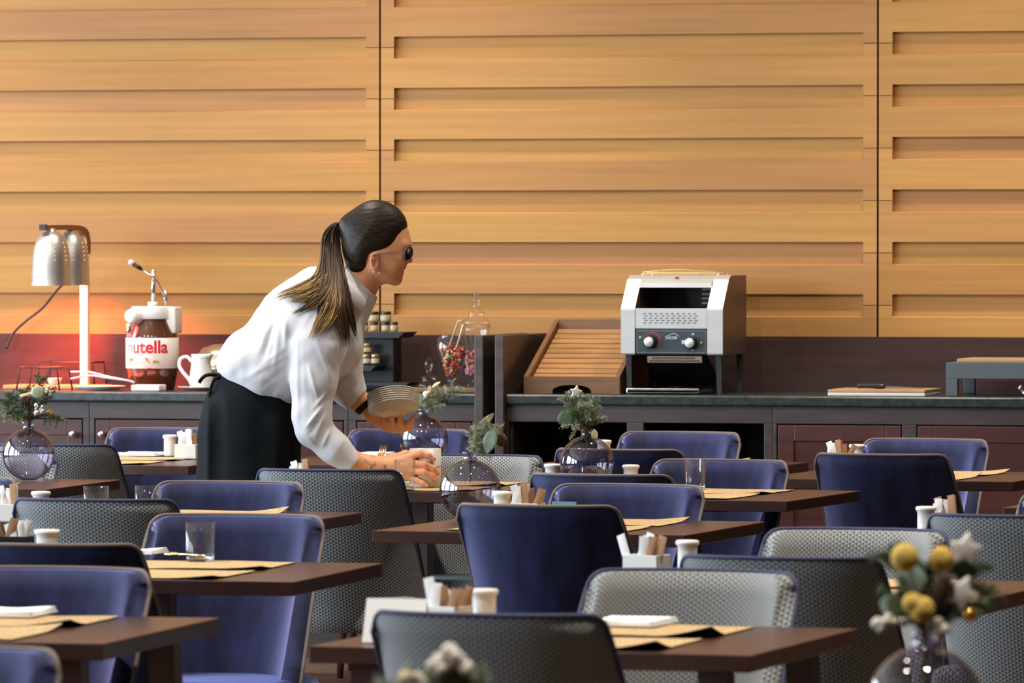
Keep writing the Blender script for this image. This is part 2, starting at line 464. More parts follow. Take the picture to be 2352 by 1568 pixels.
def knob(parent, x, y, z):
    bm = new()
    lathe(bm, [(0, 0), (.004, 0), (.004, .012), (.0125, .017), (.013, .026), (.009, .031), (0, .032)], 16, M=Matrix.Translation((x, y, z)) @ Matrix.Rotation(PI / 2, 4, 'X'))
    to_obj('knob', bm, M_steel, parent, True)
def cabinet(xa, xb, doors, niches, label):
    """frame with doors (x0,x1,knob side) or open niches (x0,x1)"""
    cx = (xa + xb) / 2
    t = thing('counter_cabinet', (cx, YC + .3, 0), label, 'cabinet')
    oy = -(YC + .3)
    yf, yb = YC + .025 + oy, YW - .03 + oy
    zt, zr, zb = TOPZ - .036, TOPZ - .095, .10
    bm = new()
    box(bm, xa - cx, xb - cx, yf, yf + .03, zr, zt, .002)                      # top rail
    box(bm, xa - cx, xb - cx, yf, yf + .03, .0, zb)                            # plinth rail
    cuts = sorted(doors + niches)
    xs = [xa] + [v for c in cuts for v in c[:2]] + [xb]
    for p, q in zip(xs[0::2], xs[1::2]):
        if q - p > .003: box(bm, p - cx, q - cx, yf, yf + .03, zb, zr, .002)
    box(bm, xa - cx, xb - cx, yb - .01, yb, 0, zt)                             # back
    box(bm, xa - cx, xa - cx + .018, yf + .03, yb - .01, 0, zt); box(bm, xb - cx - .018, xb - cx, yf + .03, yb - .01, 0, zt)
    box(bm, xa - cx, xb - cx, yf + .03, yb - .01, zb - .03, zb)
    to_obj('body', bm, M_frame, t)
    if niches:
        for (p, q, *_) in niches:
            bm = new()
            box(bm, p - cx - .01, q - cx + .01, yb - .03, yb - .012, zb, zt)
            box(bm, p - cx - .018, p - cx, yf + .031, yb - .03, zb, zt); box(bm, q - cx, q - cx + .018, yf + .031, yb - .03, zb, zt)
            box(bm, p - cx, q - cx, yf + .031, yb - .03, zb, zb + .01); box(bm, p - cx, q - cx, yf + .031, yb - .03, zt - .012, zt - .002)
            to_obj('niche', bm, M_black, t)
    for (p, q, side) in doors:
        bm = new(); g = .004
        x0, x1, z0, z1 = p - cx + g, q - cx - g, zb + g, zr - g
        st = .055
        box(bm, x0, x1, yf + .008, yf + .026, z0, z1, .002)
        for (u0, u1, v0, v1) in ((x0, x0 + st, z0, z1), (x1 - st, x1, z0, z1), (x0 + st, x1 - st, z1 - st, z1), (x0 + st, x1 - st, z0, z0 + st)):
            box(bm, u0, u1, yf + .0015, yf + .012, v0, v1, .0025)
        d = to_obj('door', bm, M_door, t)
        kx = x1 - .028 if side == 'r' else x0 + .028
        knob(d, kx, yf + .0015, TOPZ - .150)
    return t
def fx(px): return wx(px, 960, YC + .025)
cabinet(fx(-560), fx(-335), [(fx(-540), fx(-345), 'r')], [], 'dark cabinet at the far left end of the counter')
cabinet(fx(-330), fx(205), [(fx(-325), fx(-70), 'r'), (fx(-45), fx(191), 'r')], [], 'brown cabinet under the heat lamp, left end of the counter')
cabinet(fx(206), fx(800), [(fx(217), fx(500), 'l'), (fx(525), fx(790), 'r')], [], 'brown cabinet behind the woman, under the spread jar')
cabinet(fx(801), fx(1092), [(fx(818), fx(1085), 'l')], [], 'brown cabinet under the candy jars')
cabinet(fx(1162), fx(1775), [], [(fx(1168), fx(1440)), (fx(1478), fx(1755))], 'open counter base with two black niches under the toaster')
cabinet(fx(1776), fx(2600), [(fx(1784), fx(2072), 'r'), (fx(2105), fx(2400), 'l')], [], 'brown two-door cabinet at the right end of the counter')
# ------------------------------------------------------------------ tables
TZ = .725; TW, TD, TT = .80, .75, .030
TAB = {}
def make_table(pedestal):
    t = thing('dining_table', (0, 0, 0), '', 'table', 0, 'square dark wood dining tables')
    bm = new(); box(bm, -TW / 2, TW / 2, -TD / 2, TD / 2, TZ - TT, TZ, .002, 2)
    to_obj('tabletop', bm, M_table, t)
    if pedestal:
        bm = new(); box(bm, -.03, .03, -.03, .03, .02, TZ - TT - .01, .004); to_obj('column', bm, M_tleg, t)
        bm = new(); box(bm, -.16, .16, -.16, .16, TZ - TT - .012, TZ - TT, .002); to_obj('mounting_plate', bm, M_blackm, t)
        bm = new(); lathe(bm, [(0, 0), (.14, 0), (.15, .004), (.14, .014), (.05, .02), (0, .02)], 40); to_obj('foot_plate', bm, M_blackm, t, True)
        return t
    for sx in (-1, 1):
        for sy in (-1, 1):
            bm = new()
            x, y = sx * (TW / 2 - .085), sy * (TD / 2 - .085)
            a = [(x - .026, y - .026), (x + .026, y - .026), (x + .026, y + .026), (x - .026, y + .026)]
            dx, dy = sx * .035, sy * .035
            A = [bm.verts.new((p, q, TZ - TT)) for p, q in a]
            B = [bm.verts.new((x + dx + (p - x) * .68, y + dy + (q - y) * .68, 0)) for p, q in a]
            bm.faces.new(A); bm.faces.new(B)
            for i in range(4): bm.faces.new((A[i], A[(i + 1) % 4], B[(i + 1) % 4], B[i]))
            to_obj('leg', bm, M_tleg, t)
    return t
TPROTO = {True: None, False: None}
def table(key, corner, px, py, rdeg, label):
    r = math.radians(rdeg)
    P = onz(px, py, TZ)
    cx, cy = {'FR': (TW / 2, -TD / 2), 'FL': (-TW / 2, -TD / 2), 'BR': (TW / 2, TD / 2)}[corner]
    R = Matrix.Rotation(r, 3, 'Z')
    if key == 'T7': cx *= .77
    c = P - R @ Vector((cx, cy, 0))
    ped = key not in ('T1', 'T2')
    if TPROTO[ped] is None: o = TPROTO[ped] = make_table(ped)
    else: o = copy_tree(TPROTO[ped])
    o.location = (c.x, c.y, 0); o.rotation_euler = (0, 0, r); o['label'] = label
    if key == 'T7': o.scale.x = .77
    TAB[key] = (Vector((c.x, c.y, 0)), r)
def ontab(key, lx, ly, dz=0):
    c, r = TAB[key]
    return c + Matrix.Rotation(r, 3, 'Z') @ Vector((lx, ly, 0)) + Vector((0, 0, TZ + dz))
table('T1', 'FR', 1724, 1505, -3, 'nearest full dark table, holding the white card and a white napkin')
table('T2', 'FR', 236, 1478, 1.5, 'dark table corner at the bottom left with straw mats and a napkin')
table('T3', 'FR', 674, 1336, 1.5, 'dark table with a single water glass, left of the dark-backed blue chair')
table('T4', 'BR', 831, 1176, 1.0, 'dark table with two water glasses behind the left grey chair')
table('T5', 'BR', 276, 1101, 1.5, 'dark table at the far left under the big round vase')
table('T6', 'FR', 433, 1070, 0, 'dark table beside the black apron with a tall shaker and white packet holder')
table('T7', 'FL', 652, 1126, -1, 'dark table the woman reaches over, under the white mug')
table('T8', 'FR', 1105, 1071, -1, 'dark table behind the white mug, set with a fork and napkin')
table('T9', 'FR', 1572, 1229, -3, 'dark table in the middle with the teal card and a round vase')
table('T10', 'FR', 1807, 1151, -4.5, 'dark table with a tall water glass and two shakers, right of centre')
table('T11', 'FR', 2327, 1106, -4, 'dark table at the far right, behind the big dark blue chair')
table('T12', 'FR', 1700, 1080, -5, 'dark table mostly hidden before the blue chair under the toaster')
table('T14', 'FR', 2235, 1383, -4, 'dark table behind the two overlapping grey chairs, right of centre')
table('T15', 'FL', 2040, 1240, -4, 'dark table with a tall white shaker behind the right grey chair')
table('T16', 'FL', 2304, 1165, -4, 'dark table just entering the picture at the right edge')
P5 = onz(2125, 1750, TZ); P6 = onz(1042, 1955, TZ)
for key, P, lab in (('T17', P5, 'dark table at the lower right, under the vase of yellow blooms'), ('T18', P6, 'dark table nearest the camera, below the picture edge')):
    o = copy_tree(TPROTO[True]); c = P + Vector((-.12, -.20, 0))
    if key == 'T18': c = P + Vector((0, -.1, 0))
    o.location = (c.x, c.y, 0); o.rotation_euler = (0, 0, math.radians(-3)); o['label'] = lab
    TAB[key] = (Vector((c.x, c.y, 0)), math.radians(-3))

# ------------------------------------------------------------------ chairs
CH_TOP = .81
def shell_pt(u, t, off):
    """backrest surface; u across, t from the seat (0) to the top (1); off = thickness towards the sitter"""
    hw = .236 - .017 * t
    wing = .27 - .185 * t
    au = abs(u)
    f = wing * (.55 * au ** 2 + .45 * au ** 4)
    z0, z1 = .36, CH_TOP
    e = (1 - au) * hw; cr = .036
    corner = (cr - math.sqrt(max(0, cr * cr - max(0, cr - e) ** 2))) * max(0, (t - .55) / .45) ** 1.5
    z = z0 + (z1 - z0) * t - corner
    x = hw * u * (1 - .05 * au ** 4)
    y = .195 + .115 * t - f
    # inward normal in plan
    df = wing * (1.1 * au + 1.8 * au ** 3) * (1 if u >= 0 else -1)
    nx, ny = -df, -hw
    L = math.hypot(nx, ny)
    k = off * (1 - .25 * t)
    return Vector((x + nx / L * k, y + ny / L * k, z))
def ue(f):
    v = 2 * f - 1
    return 1.5 * v - .5 * v ** 3
def make_chair(kind, fab, pipe):
    t = thing('dining_chair', (0, 0, 0), '', 'chair')
    NU, NT = 28, 12
    bm = new(); uvl = bm.loops.layers.uv.new('UVMap')
    arc = [0.]
    for i in range(NU): arc.append(arc[-1] + (shell_pt(ue((i + 1) / NU), .45, 0) - shell_pt(ue(i / NU), .45, 0)).length)
    def grid(off, flip):
        V = [[bm.verts.new(shell_pt(ue(i / NU), j / NT, off)) for i in range(NU + 1)] for j in range(NT + 1)]
        for j in range(NT):
            for i in range(NU):
                idx = [(j, i), (j, i + 1), (j + 1, i + 1), (j + 1, i)]
                if flip: idx = idx[::-1]
                f = bm.faces.new([V[a][b] for a, b in idx])
                for l, (a, b) in zip(f.loops, idx): l[uvl].uv = (arc[b], a / NT * .46)
        return V
    O = grid(0, False); I = grid(.050, True)
    bd = [(0, i) for i in range(NU + 1)] + [(j, NU) for j in range(1, NT + 1)] + [(NT, i) for i in range(NU - 1, -1, -1)] + [(j, 0) for j in range(NT - 1, 0, -1)]
    for a, b in zip(bd, bd[1:] + bd[:1]):
        f = bm.faces.new((O[a[0]][a[1]], O[b[0]][b[1]], I[b[0]][b[1]], I[a[0]][a[1]]))
        for l in f.loops: l[uvl].uv = (l.vert.co.x, l.vert.co.z)
    es = [e for e in bm.edges if len(e.link_faces) == 2 and e.calc_face_angle(0) > .7]
    bmesh.ops.recalc_face_normals(bm, faces=bm.faces)
    bmesh.ops.bevel(bm, geom=es, offset=.011, segments=3, profile=.5, affect='EDGES')
    to_obj('backrest', bm, fab, t, True, recalc=False)
    def rim(off, rad, m):
        b_ = new()
        path = [shell_pt(-1, j / 16, off) for j in range(17)] + [shell_pt(ue(i / 40), 1, off) for i in range(1, 41)] + [shell_pt(1, 1 - j / 16, off) for j in range(1, 17)]
        c = Vector((0, .2, .6))
        # lift slightly clear of the upholstery
        out = []
        for i, p in enumerate(path):
            q = p.copy()
            if i <= 16: q.x -= .002
            elif i >= len(path) - 17: q.x += .002
            if 15 <= i <= len(path) - 16: q.z += .002
            out.append(q)
        tube(b_, out, rad, 8)
        return to_obj('piping', b_, m, t, True)
    rim(.003, .0045, pipe)
    # seat cushion
    bm = new(); uvl = bm.loops.layers.uv.new('UVMap')
    box(bm, -.212, .212, -.165, .19, .36, .455, .03, 4)
    for v in bm.verts:
        if v.co.z > .44: v.co.z += .012 * (1 - (v.co.x / .22) ** 2)
    for f in bm.faces:
        for l in f.loops: l[uvl].uv = (l.vert.co.x, l.vert.co.y + l.vert.co.z)
    to_obj('seat', bm, fab, t, True)
    for sx in (-1, 1):
        for sy in (-1, 1):
            bm = new()
            x, y = sx * .175, (-.125 if sy < 0 else .165)
            lathe(bm, [(0, 0), (.011, 0), (.018, .36), (0, .361)], 12)
            for v in bm.verts:
                k = 1 - v.co.z / .36
                v.co.x += x + sx * .02 * k; v.co.y += y + sy * .03 * k
            to_obj('leg', bm, M_tleg, t, True)
    return t
PROTO = {}
BACK_BY = {1447: .15, 1657: .27, 1563: .09, 931: .16, 527: .40, 112: .15, 2523: .30, 1096: .38, -12: .40, -187: .15, 1794: -.13, 544: .06, 1592: .05}   # tucked up to the table edge, not into it
def chair(kind, facing, px, py, label, rdeg=0, group=None):
    """px, py: middle of the top rail in the photograph; facing 'f' = towards the camera, 'r' = back to the camera"""
    P = onz(px, py, CH_TOP)
    P = at(px, py, depth(P) + BACK_BY.get(px, 0)); zs = P.z / CH_TOP
    r = math.radians(rdeg) + (0 if facing == 'f' else PI)
    c = P - Matrix.Rotation(r, 3, 'Z') @ Vector((0, .31, 0)) + Vector((math.cos(YAW), math.sin(YAW), 0)) * (.022 if facing == 'f' else -.022)
    if kind not in PROTO:
        PROTO[kind] = o = make_chair(kind, *((M_velvet, M_pipe_taupe) if kind == 'blue' else (M_woven, M_pipe_blue)))
    else: o = copy_tree(PROTO[kind])
    o.location = (c.x, c.y, 0); o.rotation_euler = (0, 0, r); o['label'] = label
    o.scale.z = zs
    o['group'] = 'blue velvet dining chairs' if kind == 'blue' else 'grey woven dining chairs'
    return o
B, G_ = 'blue', 'grey'
chair(B, 'f', 384, 985, 'blue velvet chair facing us behind the tall shaker, left of the apron', 1)
chair(B, 'f', -134, 985, 'blue velvet chair barely entering at the far left by the counter', 0)
chair(B, 'f', 931, 988, 'blue velvet chair facing us behind the violet vase near the plates', 10)
chair(B, 'f', 1563, 994, 'blue velvet chair facing us, right below the toaster', -4)
chair(B, 'f', 2126, 1010, 'blue velvet chair facing us at the far right by the cabinet doors', -6)
chair(B, 'f', 527, 1108, 'blue velvet chair facing us directly below the black apron', 1)
chair(B, 'f', 1657, 1058, 'blue velvet chair facing us behind the tall glass, right of centre', -6)
chair(B, 'f', 1447, 1115, 'blue velvet chair facing us behind the teal card', -6)
chair(B, 'f', 544, 1184, 'blue velvet chair facing us behind the lone water glass', 1)
chair(B, 'f', 112, 1306, 'blue velvet chair facing us behind the bottom left table', 1)
chair(B, 'f', -155, 1487, 'blue velvet chair corner at the very bottom left', 1)
chair(B, 'f', -126, 1098, 'blue velvet chair edge at the left border, below the big vase', 0)
chair(B, 'f', 2523, 1133, 'blue velvet chair edge at the right border of the picture', -4)
chair(G_, 'f', 1592, 1312, 'grey woven chair facing us behind the napkin, nearest of its kind', -4)
chair(G_, 'f', 1967, 1217, 'grey woven chair facing us behind the yellow blooms', -5)
chair(G_, 'f', 1096, 1047, 'grey woven chair facing us right of the white mug', -2)
chair(G_, 'f', -12, 1040, 'grey woven chair facing us, seen behind and through the left vase', 0)
chair(G_, 'f', -187, 1184, 'grey woven chair corner at the left border, below the packet holder', 0)
chair(B, 'r', 1419, 1035, 'dark blue velvet chair, back to us, behind the vase with the star', -6)
chair(B, 'r', 1378, 1093, 'dark blue velvet chair, back to us, just below the star vase', -6)
chair(B, 'r', 1231, 1164, 'big dark blue velvet chair, back to us, in the very middle', -6)
chair(B, 'r', 2026, 1046, 'dark blue velvet chair, back to us, on the right by the far table', -5)
chair(B, 'r', 105, 1254, 'dark blue velvet chair, back to us, on the left before the shaker', 2)
chair(G_, 'r', 120, 1024, 'grey woven chair, back to us, right of the left vase', 2)
chair(G_, 'r', 220, 1151, 'grey woven chair, back to us, before the two water glasses', 3)
chair(G_, 'r', 758, 1082, 'grey woven chair, back to us, before the black apron and reaching arm', 2)
chair(G_, 'r', 1794, 1285, 'grey woven chair, back to us, overlapped by the napkin table chair', -4)
chair(G_, 'r', 1121, 1416, 'grey woven chair, back to us, nearest, at the bottom centre', -3)
chair(G_, 'r', 2333, 1188, 'grey woven chair, back to us, at the right edge by the tall shaker', -5)

# ------------------------------------------------------------------ placemats (each with its own curled corner)
def placemat(key, ly, lab, curl=(1, -1, .010), rz=0., lx=0.):
    bm = new(); nx, ny = 30, 22; w, d = .44, .305
    rg = random.Random(hash(lab) % 1000 if False else len(lab) * 7 + int(abs(ly) * 100))
    ph = rg.random() * 6
    V = {}
    for s in (0, 1):
        for i in range(nx + 1):
            for j in range(ny + 1):
                x = -w / 2 + w * i / nx; y = -d / 2 + d * j / ny
                e = max(0, (math.hypot((x - curl[0] * w / 2) / .10, (y - curl[1] * d / 2) / .10)))
                z = .0012 + curl[2] * max(0, 1 - e) ** 1.3
                z += .0018 * max(0, math.sin(x * 14 + ph)) * (abs(y) / (d / 2)) ** 4
                V[s, i, j] = bm.verts.new((x, y, z + (.0016 if s == 0 else 0)))
    for i in range(nx):
        for j in range(ny):
            f = bm.faces.new((V[0, i, j], V[0, i + 1, j], V[0, i + 1, j + 1], V[0, i, j + 1]))
            g = bm.faces.new((V[1, i, j + 1], V[1, i + 1, j + 1], V[1, i + 1, j], V[1, i, j])); g.material_index = 1
    for i in range(nx):
        for j in (0, ny): bm.faces.new((V[0, i, j], V[1, i, j], V[1, i + 1, j], V[0, i + 1, j])).material_index = 1
    for j in range(ny):
        for i in (0, nx): bm.faces.new((V[0, i, j], V[0, i, j + 1], V[1, i, j + 1], V[1, i, j])).material_index = 1
    o = to_obj('placemat', bm, [M_mat, M_matback])
    o.location = ontab(key, lx, ly); o.rotation_euler = (0, 0, TAB[key][1] + rz)
    tag(o, lab, 'placemat', 'straw placemats')
    return o
FRONT, BACK = -.185, .165
for key, which, lab, curl in (
    ('T1', BACK, 'straw placemat under the white napkin behind the nearest grey chair', (1, -1, .020)),
    ('T1', FRONT, 'straw placemat at the front of the nearest table, dark curled corner', (1, -1, .016)),
    ('T2', BACK, 'straw placemat under the napkin on the bottom left table', (1, -1, .012)),
    ('T2', FRONT, 'straw placemat at the front of the bottom left table', (1, 1, .010)),
    ('T3', BACK, 'straw placemat with a spoon, right behind the lone water glass', (1, -1, .008)),
    ('T3', FRONT, 'straw placemat before the lone water glass', (1, -1, .006)),
    ('T4', BACK, 'straw placemat before the blue chair below the black apron', (1, 1, .014)),
    ('T5', FRONT, 'straw placemat beside the left vase', (1, -1, .004)),
    ('T6', BACK, 'straw placemat under the napkin left of the tall shaker', (1, -1, .004)),
    ('T6', FRONT, 'straw placemat at the front of the table left of the apron', (1, -1, .004)),
    ('T7', FRONT, 'straw placemat under the white mug and glass the woman reaches for', (1, -1, .004)),
    ('T7', BACK, 'straw placemat behind the vase with the pine cone', (1, -1, .010)),
    ('T8', BACK, 'straw placemat under the fork behind the white mug', (1, -1, .006)),
    ('T9', BACK, 'straw placemat right of the teal card, at the back', (1, 1, .010)),
    ('T9', FRONT, 'straw placemat right of the big dark blue chair, at the front', (1, 1, .004)),
    ('T10', BACK, 'straw placemat behind the tall water glass, right of centre', (1, -1, .006)),
    ('T10', FRONT, 'straw placemat at the front of the tall water glass table', (1, 1, .004)),
    ('T11', BACK, 'straw placemat at the far right, by the back of its table', (1, 1, .008)),
    ('T11', FRONT, 'straw placemat at the far right, front of its table', (1, 1, .012)),
    ('T12', BACK, 'straw placemat just below the toaster-side blue chair', (1, 1, .012)),
    ('T14', BACK, 'straw placemat behind the yellow blooms, at the back', (1, -1, .006)),
    ('T14', FRONT, 'straw placemat behind the yellow blooms, at the front', (1, -1, .008)),
):
    placemat(key, which, lab, curl, rz=random.Random(lab).uniform(-.03, .03))

# ------------------------------------------------------------------ tableware
def glass(px, py, lab, h=.085, r=.0325, name='water_glass'):
    P = onz(px, py, TZ); P.z = TZ + .0038
    bm = new()
    lathe(bm, [(0, 0), (r * .93, 0), (r * .96, .003), (r, h), (r - .0018, h), (r * .95 - .0022, .012), (0, .0115)], 40)
    o = to_obj(name, bm, M_clear, None, True)
    bm = new(); lathe(bm, [(0, .001), (r * .90, .001), (r * .93, .010), (0, .0105)], 40)
    to_obj('base', bm, M_solid_glass, o, True)
    o.location = P
    return tag(o, lab, 'glass', 'clear water glasses')
glass(460, 1292, 'water glass standing alone on the left middle table')
glass(221, 1196, 'left of two water glasses behind the left grey chair')
glass(339, 1194, 'right of two water glasses behind the left grey chair')
glass(930, 1128, 'small water glass in front of the reaching hand', .087, .030)
glass(1597, 1126, 'water glass before the blue chair right of centre', .085, .031)
glass(1330, 1117, 'clear glass between the star vase and the small shaker', .055, .028)

def shaker(px, top, lab, h=.072, r=.0215, key=None):
    S = (top - 570) / (EYE - TZ - h)
    P = at(px, top, F / S); P.z = TZ + .0036
    bm = new()
    R = r
    lathe(bm, [(0, 0), (R * 1.02, 0), (R * 1.05, .004), (R * .98, .010), (R * .97, h * .72), (R * 1.0, h * .82), (R * 1.17, h * .87), (R * 1.18, h * .93), (R * 1.08, h * .985), (R * .6, h), (0, h)], 36)
    o = to_obj('shaker', bm, M_white, None, True)
    bm = new()
    for k in range(3):
        a = k * 2 * PI / 3
        lathe(bm, [(0, h + .0004), (.0016, h + .0004), (.0016, h - .002)], 8, c=(.006 * math.cos(a), .006 * math.sin(a), 0))
    to_obj('holes', bm, M_blackp, o)
    o.location = P
    return tag(o, lab, 'shaker', 'white ceramic shakers')
shaker(1112, 1355, 'white ceramic shaker beside the packet holder, behind the nearest grey chair', r=.0225)
shaker(108, 1218, 'white ceramic shaker on the left, before the grey patterned chair', r=.0245)
shaker(1579, 1243, 'white ceramic shaker with rounded top behind the overlapping grey chairs')
shaker(1269, 1067, 'white ceramic shaker left of the star vase')
shaker(1449, 1069, 'white ceramic shaker right of the star vase')
shaker(1153, 1130, 'white ceramic shaker touching the vase with the pine cone', .0815)
shaker(391, 1000, 'tall white ceramic shaker left of the apron beside the packet holder')
shaker(2127, 1165, 'tall white ceramic shaker at the right, beside the grey chair')
shaker(1387, 1012, 'small white ceramic shaker peeking out behind the star vase')
shaker(1968, 1022, 'white ceramic shaker behind the dark blue chair on the right')
shaker(94, 1130, 'white ceramic shaker right of the packets at the left border')

def packet(P, rz, lean, tilt, h, w, m, lab, grp, name='sugar_packet'):
    bm = new()
    # a flat paper sachet, bulging a little between its crimped ends
    n = 5; rows = []
    for j in range(9):
        z = h * j / 8; b = .0022 * math.sin(PI * j / 8) ** .7 + .0003
        rows.append([[bm.verts.new((-w / 2 + w * i / n, s * b * math.sin(PI * i / n) ** .6 if 0 < i < n else s * .0003, z)) for i in range(n + 1)] for s in (-1, 1)])
    for a, b in zip(rows, rows[1:]):
        for s in (0, 1):
            for i in range(n): bm.faces.new((a[s][i], a[s][i + 1], b[s][i + 1], b[s][i]))
        for i in (0, n): bm.faces.new((a[0][i], a[1][i], b[1][i], b[0][i]))
    for r_ in (rows[0], rows[-1]):
        for i in range(n): bm.faces.new((r_[0][i], r_[0][i + 1], r_[1][i + 1], r_[1][i]))
    o = to_obj(name, bm, m)
    o.location = P; o.rotation_euler = (lean, tilt, rz)
    return tag(o, lab, 'packet', grp)
def holder(px, top, lab, where, n_white=6, n_brown=4, w=.085, d=.058, h=.045, rz=0., key=None, dark=False, rg=1):
    S = (top - 570) / (EYE - TZ - h)
    P = at(px, top, F / S); P.z = TZ + .0036
    t = thing('packet_holder', P, lab, 'holder', rz, 'white sachet holders')
    bm = new(); th = .004
    box(bm, -w / 2, w / 2, -d / 2, d / 2, 0, .004, .001)
    box(bm, -w / 2, w / 2, -d / 2, -d / 2 + th, 0, h, .0015); box(bm, -w / 2, w / 2, d / 2 - th, d / 2, 0, h, .0015)
    box(bm, -w / 2, -w / 2 + th, -d / 2, d / 2, 0, h, .0015); box(bm, w / 2 - th, w / 2, -d / 2, d / 2, 0, h, .0015)
    to_obj('tray', bm, M_blackp if dark else M_white, t)
    R = random.Random(rg); RZ = Matrix.Rotation(rz, 3, 'Z')
    for k in range(n_white + n_brown):
        white = k < n_white
        side = 1 if white else -1
        if rg % 2: side = -side
        lx = side * R.uniform(.008, w / 2 - .014)
        if rg % 3 == 0: lx = (-.5 + (k + .5) / (n_white + n_brown)) * (w - .022)
        ly = -d / 2 + .008 + (d - .016) * ((k * 3 % 7) / 6.0)
        q = P + RZ @ Vector((lx, ly, .006 + R.uniform(0, .012)))
        packet(q, rz + R.uniform(-.25, .25), R.uniform(-.12, .12), R.uniform(-.35, .45), R.uniform(.062, .082), R.uniform(.016, .024), M_paper if white else M_kraft,
               ('white' if white else 'brown') + ' paper packet standing ' + where, ('white' if white else 'brown') + ' packets ' + where)
    return t
holder(1022, 1395, 'white packet holder beside the blank white card', 'in the holder by the white card', 6, 4, rz=-.35, rg=1)
holder(1485, 1277, 'white square packet holder behind the two front grey chairs', 'in the square holder behind the front grey chairs', 6, 5, rz=-.30, rg=6)
holder(1208, 1158, 'white packet holder left of the teal card', 'in the holder by the teal card', 5, 4, rz=-.1, rg=3)
holder(430, 1022, 'white packet holder right beside the black apron', 'in the holder by the apron', 6, 1, w=.075, h=.047, rz=.05, rg=3)
holder(18, 1160, 'white packet holder at the left border below the big vase', 'in the holder at the left border', 5, 1, rz=.0, rg=3)
holder(30, 1234, 'black packet holder at the left beside the shaker', 'in the black holder on the left', 3, 3, rz=.1, rg=4, dark=True)
holder(1925, 1050, 'packet holder hidden behind the dark blue chair on the right', 'beside the right rear shaker', 4, 4, rz=-.1, rg=3)
holder(2172, 1188, 'packet holder beside the tall right shaker behind a grey chair', 'beside the tall right shaker', 3, 3, rz=-.1, rg=3)
holder(690, 1098, 'packet holder behind the grey chair before the apron', 'left of the reaching sleeve', 4, 2, rz=-.05, rg=3)

# napkins: folded cloth, three layers
def napkin(px, py, lab, w=.16, d=.10, rz=0.):
    P = onz(px, py, TZ + .004); P.z = TZ + .0050
    bm = new(); nx, ny = 18, 10
    ph = px * .1
    for L in range(3):
        T = []; Bt = []
        for j in range(ny + 1):
            ra, rb = [], []
            for i in range(nx + 1):
                x = (-.5 + i / nx) * (w - .004 * L); y = (-.5 + j / ny) * (d - .003 * L)
                z = .0035 * L + .002 * math.sin(x * 40 + ph) * math.sin(y * 35 + ph) * (L * .5) + .0004
                ra.append(bm.verts.new((x, y, z + .003))); rb.append(bm.verts.new((x, y, z)))
            T.append(ra); Bt.append(rb)
        for j in range(ny):
            for i in range(nx):
                bm.faces.new((T[j][i], T[j][i + 1], T[j + 1][i + 1], T[j + 1][i])); bm.faces.new((Bt[j][i], Bt[j + 1][i], Bt[j + 1][i + 1], Bt[j][i + 1]))
        for j in range(ny):
            for i in (0, nx): bm.faces.new((T[j][i], T[j + 1][i], Bt[j + 1][i], Bt[j][i]))
        for i in range(nx):
            for j in (0, ny): bm.faces.new((T[j][i], Bt[j][i], Bt[j][i + 1], T[j][i + 1]))
    o = to_obj('napkin', bm, M_napkin, None, True)
    o.location = P; o.rotation_euler = (0, 0, rz)
    return tag(o, lab, 'napkin', 'folded white napkins')
napkin(1450, 1434, 'folded white napkin on the nearest table', .135, .15, -.1)
napkin(22, 1412, 'folded white napkin on the bottom left table', .14, .16, .02)
napkin(345, 1272, 'folded white napkin peeking out right of the dark blue chair', .05, .12, .0)
napkin(326, 1046, 'folded white napkin left of the tall shaker', .14, .13, .0)
napkin(866, 1046, 'folded white napkin under the fork behind the woman\'s wrist', .10, .12, .0)

def fork(px, py, lab, rz):
    P = onz(px, py, TZ + .018); P.z = TZ + .028
    t = new()
    tube(t, [(0, -.17, -.004), (0, -.10, .001), (0, -.05, -.001), (0, -.02, .002)], [.0045, .003, .0025, .004], 8)
    box(t, -.011, .011, -.022, .004, .001, .004, .001)
    for k in range(4): tube(t, [(-.0095 + k * .0063, .002, .0025), (-.0095 + k * .0063, .03, .007), (-.0085 + k * .0057, .05, .014)], [.0022, .0019, .0012], 6)
    o = to_obj('fork', t, M_gold, None, True); o.location = P; o.rotation_euler = (.25, 0, rz)
    return tag(o, lab, 'fork')
fork(876, 1050, 'gold fork lying tines-up on the napkin behind the woman\'s wrist', 0.1)
def spoon(px, py, lab, rz):
    P = onz(px, py, TZ + .005); P.z = TZ + .0075
    t = new()
    tube(t, [(0, -.12, .0), (0, -.05, .003), (0, -.015, .001)], [.004, .0025, .003], 8)
    ball(t, (0, .012, .001), (.016, .025, .005))
    o = to_obj('spoon', t, M_gold, None, True); o.location = P; o.rotation_euler = (0, 0, rz)
    return tag(o, lab, 'spoon')
spoon(402, 1276, 'gold spoon lying on the straw mat left of the lone glass', .9)

